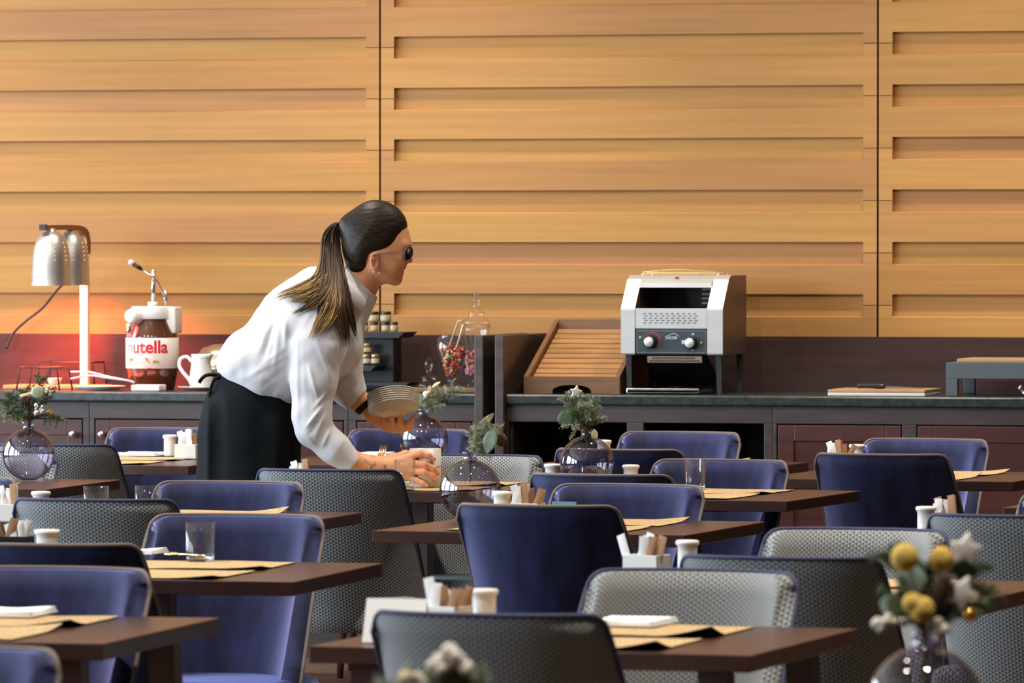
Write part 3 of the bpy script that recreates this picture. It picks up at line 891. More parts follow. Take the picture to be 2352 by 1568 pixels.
# tent cards
def card(px, py, w, h, lab, m, rz, emblem=None):
    P = onz(px, py, TZ); P.z = TZ + .0036
    bm = new(); dp = h * .35; th = .0012
    prism(bm, [(-dp, 0), (-dp + th * 2, 0), (th * .3, h - th), (0, h)], 'x', -w / 2, w / 2)
    prism(bm, [(dp, 0), (0, h), (th * .3, h - th), (dp - th * 2, 0)], 'x', -w / 2, w / 2)
    o = to_obj('tent_card', bm, m); o.location = P; o.rotation_euler = (0, 0, rz)
    if emblem:
        bm = new(); sl = math.atan2(dp, h)
        for (x0, z0, x1, z1) in ((-.008, .60, -.002, .84), (.002, .62, .008, .86), (-.012, .55, .012, .57)):
            for_z = []
            pts = [(x0 - .0015, z0), (x0 + .0015, z0), (x1 + .0015, z1), (x1 - .0015, z1)] if z1 - z0 > .05 else [(x0, z0), (x1, z0), (x1, z1), (x0, z1)]
            A = [bm.verts.new((x, -dp * (1 - z) - .0008, z * h)) for x, z in pts]; Bv = [bm.verts.new((x, -dp * (1 - z) - .0002, z * h)) for x, z in pts]
            bm.faces.new(A); bm.faces.new(Bv)
            for i in range(4): bm.faces.new((A[i], A[(i + 1) % 4], Bv[(i + 1) % 4], Bv[i]))
        to_obj('emblem', bm, M_paper, o)
    return tag(o, lab, 'card')
card(912, 1478, .112, .076, 'blank white tent card on the nearest table, behind the grey chair', M_paper, -.05)
M_teal = mat('teal_card', (.055, .16, .21), .6)
card(1296, 1208, .068, .058, 'small teal tent card with a white mark behind the middle chair', M_teal, -.2, True)
# ------------------------------------------------------------------ round vases and their winter posies
M_fir = noisy(mat('fir_needles', (.11, .16, .075), .7), (1, 1, 1), .6, 1.5, 3, 60)
M_firpale = noisy(mat('pale_fir_needles', (.32, .36, .24), .75), (1, 1, 1), .7, 1.35, 3, 60)
M_eucal = noisy(mat('eucalyptus_leaf', (.26, .37, .32), .6), (1, 1, 1), .8, 1.2, 3, 30)
M_leafgreen = noisy(mat('green_leaf', (.09, .16, .08), .55), (1, 1, 1), .8, 1.2, 3, 30)
M_lime = mat('lime_leaf', (.46, .54, .36), .5)
M_twig = mat('twig_bark', (.10, .06, .035), .8)
M_cone = noisy(mat('pine_cone_scales', (.10, .055, .03), .7), (1, 1, 1), .6, 1.6, 3, 80)
M_cotton = noisy(mat('cotton_boll', (.74, .69, .60), .95), (1, 1, 1), .85, 1.1, 3, 90)
M_star = mat('white_star_wood', (.80, .76, .72), .7)
M_billy = noisy(mat('yellow_bloom', (.60, .40, .075), .85), (1, 1, 1), .75, 1.2, 4, 160, bump=.6)
M_dry = mat('dried_petal', (.55, .43, .26), .75)
M_dryfl = mat('dried_sprig', (.42, .38, .26), .9)
M_amber = mat('amber_bauble', (.75, .42, .08), .08, metal=.85)

def vase(px, py, lab, R=.0785):
    P = onz(px, py, TZ); P.z = TZ + .001
    prof = [(0, .002)]
    n = 26
    for k in range(1, n):
        a = -PI / 2 + PI * k / n
        r, z = R * math.cos(a), R + R * math.sin(a) * 1.0
        if z > R and r < .021: break
        if z < .004: z = .002 if r < R * .35 else z
        prof.append((r, z))
    top = 2 * R
    prof += [(.0185, top - .0025), (.0165, top + .005), (.0172, top + .013), (.0215, top + .0196)]
    inner = [(.0200, top + .0196), (.0157, top + .013), (.0150, top + .005), (.0168, top - .004)] + [(max(0, r - .0016), z if z > .02 else z + .0016) for r, z in prof[-5::-1]]
    bm = new(); lathe(bm, prof + inner, 56)
    o = to_obj('round_vase', bm, M_vase, None, True); o.location = P
    return tag(o, lab, 'vase', 'smoky violet ball vases')

class Posy:
    def __init__(self, vx, vy, lab, R=.0785):
        self.P = onz(vx, vy, TZ); self.d = depth(self.P)
        self.S = F / self.d
        self.base = Vector((self.P.x, self.P.y, TZ + 2 * R + .018))
        self.t = thing('flower_arrangement', self.base, lab, 'flower arrangement', 0, 'winter posies in the vases')
        self.mouth = Vector((0, 0, 0)); self.rg = random.Random(int(vx))
        # axes of the picture at this spot (right and towards the camera)
        self.T = Vector((math.sin(YAW), -math.cos(YAW), 0))
    def p(self, px, py, w=0.):
        return at(px, py, self.d - w) - self.base
    def stem(self, q, r=.0014, name='stem', m=None):
        bm = new(); a = Vector((self.rg.uniform(-.006, .006), self.rg.uniform(-.006, .006), -.075))
        pts = spline([a, Vector((q.x * .1, q.y * .1, .004)), q * .6 + Vector((0, 0, .006)), q], 12)
        tube(bm, pts, r, 6); return to_obj(name, bm, m or M_twig, self.t, True)
    def fir(self, pts, m=None, ln=.014, step=.0013, side=3, name='fir_twig', droop=0.):
        """a twig with needles all along it"""
        m = m or M_fir; rg = self.rg
        P = spline([Vector((0, 0, -.05)), Vector((0, 0, 0))] + pts, 60)
        bm = new(); tube(bm, P, [.0016] * 30 + [.0011] * 31, 5, mi=1)
        def needles(Q, l0, taper=True):
            L = 0.
            for a, b in zip(Q, Q[1:]):
                d = (b - a); n = max(1, int(d.length / step))
                if d.length < 1e-6: continue
                t = d.normalized()
                for k in range(n):
                    q = a.lerp(b, k / n)
                    if q.z < .004 and (q.x ** 2 + q.y ** 2) < .0004: continue
                    for s in range(side):
                        o = t.orthogonal(); o.rotate(Matrix.Rotation(rg.uniform(0, 2 * PI), 3, t)); 
                        dr = (t * rg.uniform(.35, .8) + o).normalized()
                        l = l0 * rg.uniform(.7, 1.1); w_ = .0009
                        sdv = dr.cross(t).normalized() * w_
                        e = q + dr * l
                        up = dr.cross(sdv).normalized() * w_
                        A = [bm.verts.new(q + sdv), bm.verts.new(q - sdv * .5 + up), bm.verts.new(q - sdv * .5 - up)]
                        E = bm.verts.new(e)
                        bm.faces.new((A[0], A[1], E)); bm.faces.new((A[1], A[2], E)); bm.faces.new((A[2], A[0], E))
        needles(P, ln)
        for f in (.45, .6, .72, .82, .9):        # side shoots
            a = P[int(f * 60)]; t = (P[min(60, int(f * 60) + 2)] - a)
            if t.length < 1e-6 or a.z < .004 and (a.x ** 2 + a.y ** 2) < .0004: continue
            t.normalize()
            for s in (-1, 1):
                o = Vector((math.cos(YAW), math.sin(YAW), 0)) * s * .8 + self.T * rg.uniform(-.4, .4) + Vector((0, 0, rg.uniform(-.3, .3)))
                e = a + (t * .8 + o).normalized() * .030 * rg.uniform(.7, 1.1)
                Q = [a.lerp(e, k / 8) for k in range(9)]
                tube(bm, Q, .0009, 4, mi=1); needles(Q, ln * .8)
        return to_obj(name, bm, [m, M_twig], self.t)
    def leaf(self, q, w, l, ax, nrm, m=None, name='leaf', cup=.15):
        """one blade with a midrib, standing at q and pointing along ax"""
        ax = Vector(ax).normalized(); nrm = (Vector(nrm) - ax * Vector(nrm).dot(ax)).normalized(); s = ax.cross(nrm)
        bm = new(); R = []
        for side in (0, 1):
            rows = []
            for j in range(11):
                v = j / 10; ww = w * (math.sin(PI * min(1, v * .96 + .02)) ** .8)
                rows.append([bm.verts.new(q + ax * l * v + s * ww * u + nrm * (cup * ww * (u * u) + .0006 * (1 - side) + cup * .3 * l * math.sin(PI * v))) for u in (-1, -.5, 0, .5, 1)])
            R.append(rows)
        for rows in R:
            for a, b in zip(rows, rows[1:]):
                for i in range(4): bm.faces.new((a[i], a[i + 1], b[i + 1], b[i]))
        for a, b in zip(range(10), range(1, 11)):
            for i in (0, 4): bm.faces.new((R[0][a][i], R[0][b][i], R[1][b][i], R[1][a][i]))
        return to_obj(name, bm, m or M_eucal, self.t, True)
    def star(self, q, r, rot=0., m=None, tw=.2, thick=.008):
        bm = new(); k = 5
        poly = [((r if i % 2 == 0 else r * .52) * math.sin(PI * i / k), (r if i % 2 == 0 else r * .52) * math.cos(PI * i / k)) for i in range(2 * k)]
        M = Matrix.Translation(q) @ Matrix.Rotation(YAW + tw, 4, 'Z') @ Matrix.Rotation(rot, 4, 'Y')
        vs = prism(bm, poly, 'y', -thick / 2, thick / 2)
        es = [e for e in bm.edges]
        bmesh.ops.recalc_face_normals(bm, faces=bm.faces)
        bmesh.ops.bevel(bm, geom=es, offset=.0022, segments=2, profile=.5, affect='EDGES')
        for v in bm.verts: v.co = M @ v.co
        self.stem(q, .0011)
        return to_obj('star_ornament', bm, m or M_star, self.t, True)
    def cone(self, q, ln=.036, r=.014, ax=(0, 0, 1)):
        bm = new(); M = Vector((0, 0, 1)).rotation_difference(Vector(ax)).to_matrix().to_4x4()
        ball(bm, (0, 0, 0), (r * .6, r * .6, ln * .48))
        n = 46
        for k in range(n):
            v = k / n; a = k * 2.399963; z = -ln / 2 + ln * v
            rr = r * math.sin(PI * (.12 + .80 * v)) ** .7
            o = Vector((math.cos(a), math.sin(a), .35 + v)).normalized(); s = Vector((-math.sin(a), math.cos(a), 0))
            b0 = Vector((math.cos(a) * rr * .45, math.sin(a) * rr * .45, z)); e = b0 + o * rr * .75; w_ = r * .30
            up = o.cross(s).normalized() * .0012
            A = [bm.verts.new(b0 - s * w_ * .5), bm.verts.new(b0 + s * w_ * .5), bm.verts.new(e + s * w_), bm.verts.new(e + o * .0015), bm.verts.new(e - s * w_)]
            Bv = [bm.verts.new(v_.co + up) for v_ in A]
            bm.faces.new(A); bm.faces.new(Bv)
            for i in range(5): bm.faces.new((A[i], A[(i + 1) % 5], Bv[(i + 1) % 5], Bv[i]))
        for v in bm.verts: v.co = q + (M @ v.co)
        self.stem(q, .0011)
        return to_obj('pine_cone', bm, M_cone, self.t)
    def cluster(self, q, n, r, spread, m, name, seed=1, fl=1.):
        rg = random.Random(seed); bm = new()
        for k in range(n):
            v = Vector((rg.gauss(0, 1), rg.gauss(0, 1), rg.gauss(0, 1))).normalized() * spread * rg.uniform(.3, 1)
            v.z *= fl
            ball(bm, q + v, r * rg.uniform(.75, 1.15), u=10, v=7)
        self.stem(q, .0011)
        return to_obj(name, bm, m, self.t, True)
    def sprig(self, a, b, n=40, spread=.014, m=None, seed=1, r=.0011):
        """fine dried sprig: hair-thin stalks with tiny heads"""
        rg = random.Random(seed); bm = new(); m = m or M_dryfl
        tube(bm, spline([Vector((0, 0, -.04)), a * .5, a, b], 14), .0008, 4)
        for k in range(n):
            q = a.lerp(b, rg.uniform(.2, 1)); e = q + Vector((rg.gauss(0, 1), rg.gauss(0, 1), rg.gauss(0, 1))).normalized() * spread * rg.uniform(.5, 1)
            tube(bm, [q, q.lerp(e, .5) + Vector((0, 0, .001)), e], .00035, 3)
            ball(bm, e, r * rg.uniform(.8, 1.3), u=6, v=4)
        return to_obj('dried_sprig', bm, m, self.t)

T0 = Vector((math.sin(YAW), -math.cos(YAW), 0)); R0 = Vector((math.cos(YAW), math.sin(YAW), 0)); U0 = Vector((0, 0, 1))

# far left vase: fir, a cut lime, cone, cotton bolls
vase(66, 1105, 'violet ball vase at the far left, reflecting orange lamp light')
p = Posy(66, 1105, 'bushy fir posy with lime slice and cotton bolls, far left vase')
p.fir([p.p(48, 945), p.p(30, 925), p.p(20, 900)]); p.fir([p.p(40, 950), p.p(22, 940), p.p(14, 918)]); p.fir([p.p(75, 930), p.p(88, 890), p.p(100, 862)])
p.fir([p.p(95, 952), p.p(120, 955), p.p(140, 966)]); p.fir([p.p(50, 955, .03), p.p(30, 955, .04), p.p(18, 945, .04)]); p.fir([p.p(66, 940), p.p(60, 915), p.p(50, 895)])
p.fir([p.p(85, 940, -.02), p.p(105, 915, -.03), p.p(112, 890, -.03)])
bm = new(); M = Matrix.Translation(p.p(87, 900, .035)) @ Matrix.Rotation(YAW + .25, 4, 'Z') @ Matrix.Rotation(PI / 2, 4, 'X')
lathe(bm, [(0, .004), (.016, .004), (.019, .002), (.0195, -.002), (.018, -.004), (0, -.004)], 26, M=M); p.stem(p.p(87, 905, .035)); to_obj('lime_slice', bm, M_lime, p.t, True)
bm = new(); tube(bm, [p.p(46, 909, .02), p.p(75, 906, .022)], [.004, .010], 12); p.stem(p.p(60, 910, .02)); to_obj('cinnamon_roll', bm, M_dry, p.t, True)
p.cone(p.p(58, 922, .03), .032, .015, (1, -.4, .2))
p.cluster(p.p(88, 940, .035), 16, .0058, .018, M_cotton, 'cotton_berries', 3, 1.4)
p.cluster(p.p(112, 897, .01), 7, .006, .011, M_cotton, 'cotton_boll', 4, 1.4)
p.cluster(p.p(117, 946, .02), 3, .0055, .008, M_amber, 'amber_baubles', 5, .6)
p.sprig(p.p(30, 950, .03), p.p(12, 958, .04), 60, .018, None, 1, .0016); p.sprig(p.p(55, 955, .03), p.p(36, 968, .03), 40, .014, None, 2)

# vase behind the mug
vase(973, 1064, 'violet ball vase behind the white mug and fingers')
p = Posy(973, 1064, 'fir posy with a cotton boll in the vase behind the mug')
p.fir([p.p(995, 915), p.p(1030, 898), p.p(1062, 892)], M_firpale); p.fir([p.p(985, 925), p.p(1015, 915), p.p(1045, 908)], M_firpale); p.fir([p.p(965, 925), p.p(975, 915), p.p(1005, 905)], M_firpale)
p.fir([p.p(966, 925, .02), p.p(978, 920, .03), p.p(1000, 926, .03)], M_firpale); p.fir([p.p(985, 930), p.p(1010, 925), p.p(1030, 922)], M_fir)
p.fir([p.p(975, 930, .02), p.p(990, 932, .03), p.p(1012, 934, .03)], M_firpale)
p.cluster(p.p(980, 908, .03), 9, .009, .012, M_cotton, 'cotton_boll', 6, .7)
bm = new(); ball(bm, p.p(984, 902, .045), .0065); to_obj('nut', bm, M_dry, p.t, True)
p.leaf(p.p(985, 905, .02), .007, .030, p.p(989, 874, .02) - p.p(985, 905, .02), T0, M_dry, 'dried_petal')
p.leaf(p.p(992, 890, .01), .006, .034, p.p(1022, 870, .01) - p.p(992, 890, .01), T0 + U0, M_dry, 'dried_petal')
p.leaf(p.p(1000, 925), .012, .04, R0 - U0 * .2, U0 + T0 * .4, M_leafgreen)

# vase with the pine cone (centre)
vase(1080, 1197, 'violet ball vase in the centre, behind the big dark chair')
p = Posy(1080, 1197, 'leaning posy with a pine cone and grey-green leaf, centre vase')
p.fir([p.p(1098, 1025), p.p(1108, 1000), p.p(1128, 988)], M_firpale); p.fir([p.p(1092, 1030), p.p(1092, 1008), p.p(1100, 985)], M_firpale); p.fir([p.p(1098, 1035), p.p(1108, 1025), p.p(1120, 1018)], M_firpale)
p.fir([p.p(1100, 1020, .02), p.p(1115, 985, .03), p.p(1142, 980, .03)], M_firpale); p.fir([p.p(1088, 1032, .02), p.p(1096, 1022, .03), p.p(1104, 1030, .03)], M_firpale)
p.leaf(p.p(1118, 1040, .035), .018, .064, p.p(1132, 988, .035) - p.p(1118, 1040, .035), T0, M_eucal)
p.leaf(p.p(1096, 985, .02), .010, .058, p.p(1134, 956, .02) - p.p(1096, 992, .02), T0 - U0 * .4, M_dry, 'dried_petal')
p.leaf(p.p(1125, 985, .01), .009, .032, p.p(1150, 998, .01) - p.p(1125, 985, .01), T0, M_dry, 'dried_petal')
p.cone(p.p(1150, 1012, .01), .030, .014, (.3, -.3, 1))
p.sprig(p.p(1100, 1038), p.p(1130, 1050, .02), 50, .016, M_firpale, 7)

# vase with the white star
vase(1348, 1127, 'violet ball vase under the white star, right of centre')
p = Posy(1348, 1127, 'upright fir posy topped by a white star, right of centre')
p.fir([p.p(1335, 960), p.p(1325, 930), p.p(1322, 905)], M_firpale); p.fir([p.p(1345, 960), p.p(1352, 935), p.p(1370, 915)], M_firpale); p.fir([p.p(1330, 965), p.p(1310, 930), p.p(1293, 915)], M_firpale)
p.fir([p.p(1355, 975), p.p(1368, 965), p.p(1378, 962)], M_firpale); p.fir([p.p(1340, 965, .02), p.p(1340, 945, .03), p.p(1345, 925, .03)], M_firpale); p.fir([p.p(1335, 970, .02), p.p(1325, 955, .03), p.p(1318, 940, .03)], M_fir)
p.fir([p.p(1352, 970, .01), p.p(1360, 955, .02), p.p(1362, 940, .02)], M_firpale)
p.star(p.p(1323, 900, .02), .0205, .15, None, .35)
bm = None
p.leaf(p.p(1302, 984, .015), .026, .056, p.p(1299, 935, .015) - p.p(1302, 984, .015), T0, M_leafgreen)
p.leaf(p.p(1365, 985, .02), .010, .034, p.p(1369, 1008, .02) - p.p(1367, 980, .02), T0, M_dry, 'dried_petal')
p.sprig(p.p(1330, 975, .03), p.p(1318, 984, .035), 70, .014, None, 8, .0014); p.sprig(p.p(1322, 990, .03), p.p(1308, 1008, .03), 26, .010, None, 9); p.sprig(p.p(1310, 975, .03), p.p(1288, 980, .03), 26, .010, None, 10)

# near vase at the lower right
vase(2125, 1750, 'large-looking violet ball vase at the lower right, nearest the camera')
p = Posy(2125, 1750, 'posy of three yellow blooms and stars, lower right')
for (x, y, r, w) in ((2078, 1280, .0190, .05), (2163, 1284, .0172, .03), (2118, 1400, .0178, .06)):
    bm = new(); ball(bm, p.p(x, y, w), (r, r, r * 1.02), u=24, v=16)
    if y == 1400: ball(bm, p.p(2096, 1385, w), r * .8, u=20, v=14)
    p.stem(p.p(x, y, w), .0016); to_obj('yellow_bloom', bm, M_billy, p.t, True)
p.star(p.p(2218, 1262, .02), .0245, .15, None, .3, .009); p.star(p.p(2205, 1362, .045), .0265, .5, None, .2, .009)
p.cone(p.p(2165, 1355, .05), .040, .0150, (.25, -.2, 1))
bm = new(); ball(bm, p.p(2228, 1411, .04), .0105, u=22, v=14); p.stem(p.p(2228, 1411, .04)); to_obj('amber_bauble', bm, M_amber, p.t, True)
p.leaf(p.p(2102, 1375, .02), .020, .050, p.p(2088, 1310, .02) - p.p(2102, 1375, .02), T0, M_eucal)
p.leaf(p.p(2075, 1400, .03), .016, .034, p.p(2035, 1385, .03) - p.p(2075, 1400, .03), T0, M_eucal)
p.leaf(p.p(2205, 1325, .0), .016, .05, p.p(2215, 1280, .0) - p.p(2205, 1330, .0), T0, M_leafgreen)
for q in ([(2110, 1420), (2060, 1300), (2022, 1270)], [(2130, 1410), (2140, 1330), (2130, 1290)], [(2150, 1410), (2220, 1350), (2285, 1368)], [(2160, 1410), (2215, 1320), (2240, 1300)],
          [(2110, 1425), (2085, 1390), (2060, 1370)], [(2140, 1420), (2175, 1380), (2190, 1340)], [(2150, 1430), (2210, 1400), (2260, 1390)], [(2120, 1420), (2110, 1350), (2108, 1310)], [(2135, 1425), (2160, 1330), (2180, 1300)]):
    p.fir([p.p(x, y, .01) for x, y in q], M_fir, .016)
p.cluster(p.p(2020, 1438, .04), 5, .0072, .010, M_cotton, 'white_berries', 11, .8); p.cluster(p.p(2045, 1425, .04), 8, .005, .013, M_cotton, 'white_berries', 12, .6); p.cluster(p.p(2068, 1432, .04), 5, .004, .012, M_dryfl, 'white_berries', 13, .5)
p.sprig(p.p(2140, 1430, .04), p.p(2165, 1448, .05), 60, .016, M_dryfl, 14, .002)
p.cluster(p.p(2160, 1440, .05), 7, .006, .012, M_cotton, 'cotton_boll', 15, 1.2)

# the nearest posy, only its top in the picture
vase(1042, 1955, 'violet ball vase on the nearest table, below the picture edge')
p = Posy(1042, 1955, 'blurred posy at the bottom centre before the nearest grey chair')
p.cluster(p.p(1042, 1512, .03), 6, .010, .009, M_cotton, 'cotton_boll', 21, 1.); p.cluster(p.p(1008, 1525, .03), 6, .007, .009, M_cotton, 'cotton_boll', 22, .8); p.cluster(p.p(1068, 1532, .03), 5, .007, .007, M_cotton, 'cotton_boll', 23, .8)
p.cluster(p.p(930, 1555, .03), 7, .006, .012, M_dry, 'dried_heads', 24, .5); p.cluster(p.p(965, 1560, .03), 5, .006, .008, M_cotton, 'cotton_boll', 25, .6)
for q in ([(1040, 1620), (1030, 1580), (1005, 1550)], [(1045, 1620), (1060, 1575), (1075, 1550)], [(1035, 1640), (960, 1600), (900, 1565)], [(1040, 1640), (1045, 1600), (1050, 1545)], [(1045, 1640), (1070, 1600), (1090, 1560)]):
    p.fir([p.p(x, y, .01) for x, y in q], M_firpale, .013)
p.leaf(p.p(1040, 1590, .02), .014, .03, U0, T0, M_leafgreen)
# ------------------------------------------------------------------ things on the counter
def cp(px, y, z=TOPZ):
    """point on the counter in line with a pixel column, y metres behind the front edge"""
    q = ony(px, 880, YC + y); return Vector((q.x, q.y, z + .0008))
def sc(y): return F / depth(Vector((0, YC + y, 1)) if False else ony(1176, 800, YC + y))
def zz(py, y, px=1176): return ony(px, py, YC + y).z

# heat lamp -----------------------------------------------------------------
hy = .30
hb = cp(196, hy)
t = thing('heat_lamp', hb, 'aluminium heat lamp with two bell shades and cream post on the left counter', 'heat lamp')
def hl(px, py, y=hy): q = ony(px, py, YC + y); return q - hb
HX = lambda px, y=hy: hl(px, 700, y).x
HZ = lambda py, y=hy: hl(196, py, y).z
bm = new(); PY = .09; box(bm, HX(186, hy + PY), HX(204, hy + PY), PY - .014, PY + .014, .012, hl(196, 565, hy + PY).z, .002); to_obj('post', bm, M_cream, t)
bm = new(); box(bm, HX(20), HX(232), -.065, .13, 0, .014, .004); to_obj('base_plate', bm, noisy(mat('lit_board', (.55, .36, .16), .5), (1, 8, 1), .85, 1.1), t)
bm = new()
arm = spline([hl(98, 523, hy - .16), hl(150, 522, hy - .02), hl(178, 524, hy + .05), hl(192, 532, hy + .08), hl(197, 552, hy + .09), hl(197, 582, hy + .09)], 24)
for a, b in zip(arm, arm[1:]):
    dr = (b - a).normalized(); sv = Vector((math.cos(YAW + .5), -math.sin(.45), 0)).normalized() * .016; nn = dr.cross(sv).normalized()
    A = [bm.verts.new(q) for q in (a - nn * .009 - sv, a + nn * .009 - sv, a + nn * .009 + sv, a - nn * .009 + sv)]
    B_ = [bm.verts.new(q) for q in (b - nn * .009 - sv, b + nn * .009 - sv, b + nn * .009 + sv, b - nn * .009 + sv)]
    for i in range(4): bm.faces.new((A[i], A[(i + 1) % 4], B_[(i + 1) % 4], B_[i]))
bmesh.ops.remove_doubles(bm, verts=bm.verts, dist=1e-5)
to_obj('arm', bm, M_bronze, t)
bm = new(); box(bm, HX(91, hy - .17), HX(106, hy - .17), -.175, -.155, hl(98, 529, hy - .17).z, hl(98, 515, hy - .17).z, .001); to_obj('end_cap', bm, M_blackp, t)
M_heat = emit('heat_bulb', (1.0, .30, .07), 12)
for (pxc, yy, rpx) in ((118, -.125, 46.5), (162, .012, 45)):
    r = rpx / 648; zb = HZ(655); ztp = HZ(531); h = ztp - zb
    cxs = HX(pxc, hy + yy)
    bm = new()
    prof = [(r, 0), (r * .975, .012), (r * .95, h * .30), (r * .91, h * .55), (r * .82, h * .75), (r * .62, h * .90), (r * .40, h * .975), (.016, h), (.016, h + .010), (0, h + .010)]
    inn = [(0, h - .004), (r * .36, h * .955), (r * .58, h * .88), (r * .78, h * .73), (r * .88, h * .54), (r * .92, h * .28), (r * .96, .002)]
    lathe(bm, prof, 40, c=(cxs, yy, zb)); lathe(bm, inn, 40, c=(cxs, yy, zb))
    sh = to_obj('lamp_shade', bm, M_alum, t, True)
    bm = new()                                   # the rows of small vent holes, glowing through
    for a in [k * 2 * PI / 9 + .35 for k in range(9)]:
        for k, f in enumerate((.79, .71, .63, .55, .47)):
            zr = h * f
            # radius on the profile
            rr = np.interp(zr, [q[1] for q in prof[:8]], [q[0] for q in prof[:8]])
            ball(bm, (cxs + rr * math.cos(a), yy + rr * math.sin(a), zb + zr), .0016, u=8, v=5)
    to_obj('vent_holes', bm, emit('vent_glow', (1.0, .62, .30), 1.6), sh, True)
    bm = new(); ball(bm, (cxs, yy, zb + h * .42), (.030, .030, .045)); to_obj('bulb', bm, M_heat, sh, True)
    l = bpy.data.lights.new('heat_lamp_beam', 'SPOT'); l.energy = 60; l.color = (1.0, .075, .008); l.spot_size = math.radians(150); l.spot_blend = .7; l.shadow_soft_size = .03
    lo = bpy.data.objects.new('heat_lamp_beam', l); COL.objects.link(lo); lo.location = hb + Vector((cxs, yy, zb + .028))
    lo.rotation_euler = (math.radians(14), 0, 0)
bm = new()
c0, c1 = hl(142, 655, hy + .25), hl(30, 766, hy + .27)
tube(bm, spline([hl(190, 632, hy + .05), c0, hl(100, 705, hy + .26), hl(62, 735, hy + .27), c1, hl(15, 800, hy + .27)], 30), .0042, 8)
to_obj('power_cable', bm, M_blackm, t, True)

# wire risers ---------------------------------------------------------------
def riser(xa, xb, ytop, ybot, y, lab, slant=10):
    b = cp((xa + xb) / 2, y)
    o = lambda px, py, yy: ony(px, py, YC + yy) - b
    bm = new()
    z = max(.02, ony(xa, ytop, YC + y).z - b.z)
    x0, x1 = o(xa + slant, 880, y).x, o(xb - slant, 880, y).x
    s = slant / 650
    for yy in (-.07, .07):
        tube(bm, [(x0 - s, yy, 0), (x0, yy * .9, z), (x1, yy * .9, z), (x1 + s, yy, 0)], .0032, 6)
    for x in (x0, x1): tube(bm, [(x, -.063, z), (x, .063, z)], .0032, 6)
    r = to_obj('wire_riser', bm, M_blackm, None, True); r.location = b
    tag(r, lab, 'riser')
riser(52, 152, 843, 890, .14, 'black wire riser at the left of the heat lamp post, nearer one', 8)
riser(98, 232, 831, 884, .515, 'black wire riser behind the heat lamp post, farther one', 6)

# tray with tongs -----------------------------------------------------------
b = cp(228, .12)
bm = new()
lathe(bm, [(0, .002), (.075, .002), (.098, .014), (.100, .016), (.096, .017), (.074, .006), (0, .006)], 36, M=Matrix.Diagonal((.95, .75, 1, 1)))
o = to_obj('serving_dish', bm, M_white, None, True); o.location = b; tag(o, 'white oval dish holding tongs under the heat lamp', 'dish')
def cq(px, py, y): return ony(px, py, YC + y)
b = cp(235, .10); b.z = TOPZ + .024
bm = new()
for k, (s, dz) in enumerate(((-1, 0), (1, .012))):
    path = spline([cq(310, 884, .06) - b + Vector((0, 0, .004)), cq(296, 876, .07 + s * .012) - b, cq(250, 870, .08 + s * .02) - b + Vector((0, 0, dz * .4)), cq(205, 864, .09 + s * .02) - b + Vector((0, 0, dz)), cq(166, 858 if s > 0 else 874, .10 + s * .012) - b + Vector((0, 0, .004))], 24)
    for a_, c_ in zip(path, path[1:]):
        pass
    n = len(path); rows = []
    for i, q in enumerate(path):
        wv = .006 + .016 * max(0, (i - n * .6) / (n * .4)) ** .8
        rows.append([bm.verts.new(q + Vector((0, -wv, .0)) ), bm.verts.new(q + Vector((0, -wv, .006))), bm.verts.new(q + Vector((0, wv, .006))), bm.verts.new(q + Vector((0, wv, 0)))])
    for a_, c_ in zip(rows, rows[1:]):
        for i in range(4): bm.faces.new((a_[i], a_[(i + 1) % 4], c_[(i + 1) % 4], c_[i]))
    bm.faces.new(rows[0]); bm.faces.new(rows[-1])
mt = mat('tong_plastic', (.62, .66, .70), .25)
o = to_obj('serving_tongs', bm, mt, None, True); o.location = b; tag(o, 'pale grey plastic tongs lying on the white dish', 'tongs')
b = cp(125, .30); b.z += .0145
bm = new(); lathe(bm, [(0, 0), (.018, 0), (.026, .020), (.027, .024), (.024, .024), (.016, .004), (0, .004)], 28); o = to_obj('small_bowl', bm, M_white, None, True); o.location = b
tag(o, 'small white bowl glowing under the heat lamp', 'bowl')
b = cp(343, .10); bm = new(); box(bm, -.055, .050, -.04, .04, 0, .022, .005); o = to_obj('sachet_box', bm, M_whitep, None); o.location = b; tag(o, 'low white box before the hazelnut spread jar', 'box')

# hazelnut spread dispenser ---------------------------------------------------
jy = .30; jb = cp(350, jy)
t = thing('spread_dispenser', jb, 'giant hazelnut spread jar with white pump cap and lever', 'dispenser')
JX = lambda px: ony(px, 800, YC + jy).x - jb.x
JZ = lambda py: ony(350, py, YC + jy).z - jb.z
JR = .0925
M_choc = mat('hazelnut_spread', (.085, .026, .010), .15, spec=.5, Coat_Weight=.6)
bm = new(); lathe(bm, [(0, 0), (JR * .80, 0), (JR * .86, .006), (JR * .99, JZ(848)), (JR, JZ(840)), (JR, JZ(776)), (JR * .97, JZ(768)), (JR * .73, JZ(736)), (JR * .72, JZ(732)), (0, JZ(732))], 56); to_obj('jar', bm, M_choc, t, True)
bm = new(); lathe(bm, [(JR + .0006, JZ(845)), (JR + .0012, JZ(845) + .0005), (JR + .0012, JZ(775) - .0005), (JR + .0006, JZ(775))], 72)
M_label = mat('jar_label', (.86, .83, .78), .45)
lab_o = to_obj('label', bm, M_label, t, True)
def bent(name, polys, m, parent, r, a0, depth=.0006):
    """flat shapes (arc length, height) wrapped round the jar; a0 = bearing of the origin"""
    bm = new()
    for poly in polys:
        for e, rr in ((0, r), ):
            vs = [bm.verts.new((rr * math.cos(a0 + s / r), rr * math.sin(a0 + s / r), z)) for s, z in poly]
            bm.faces.new(vs)
    return to_obj(name, bm, m, parent)
AF = -PI / 2 + math.radians(14.5)       # bearing of the side that faces the camera
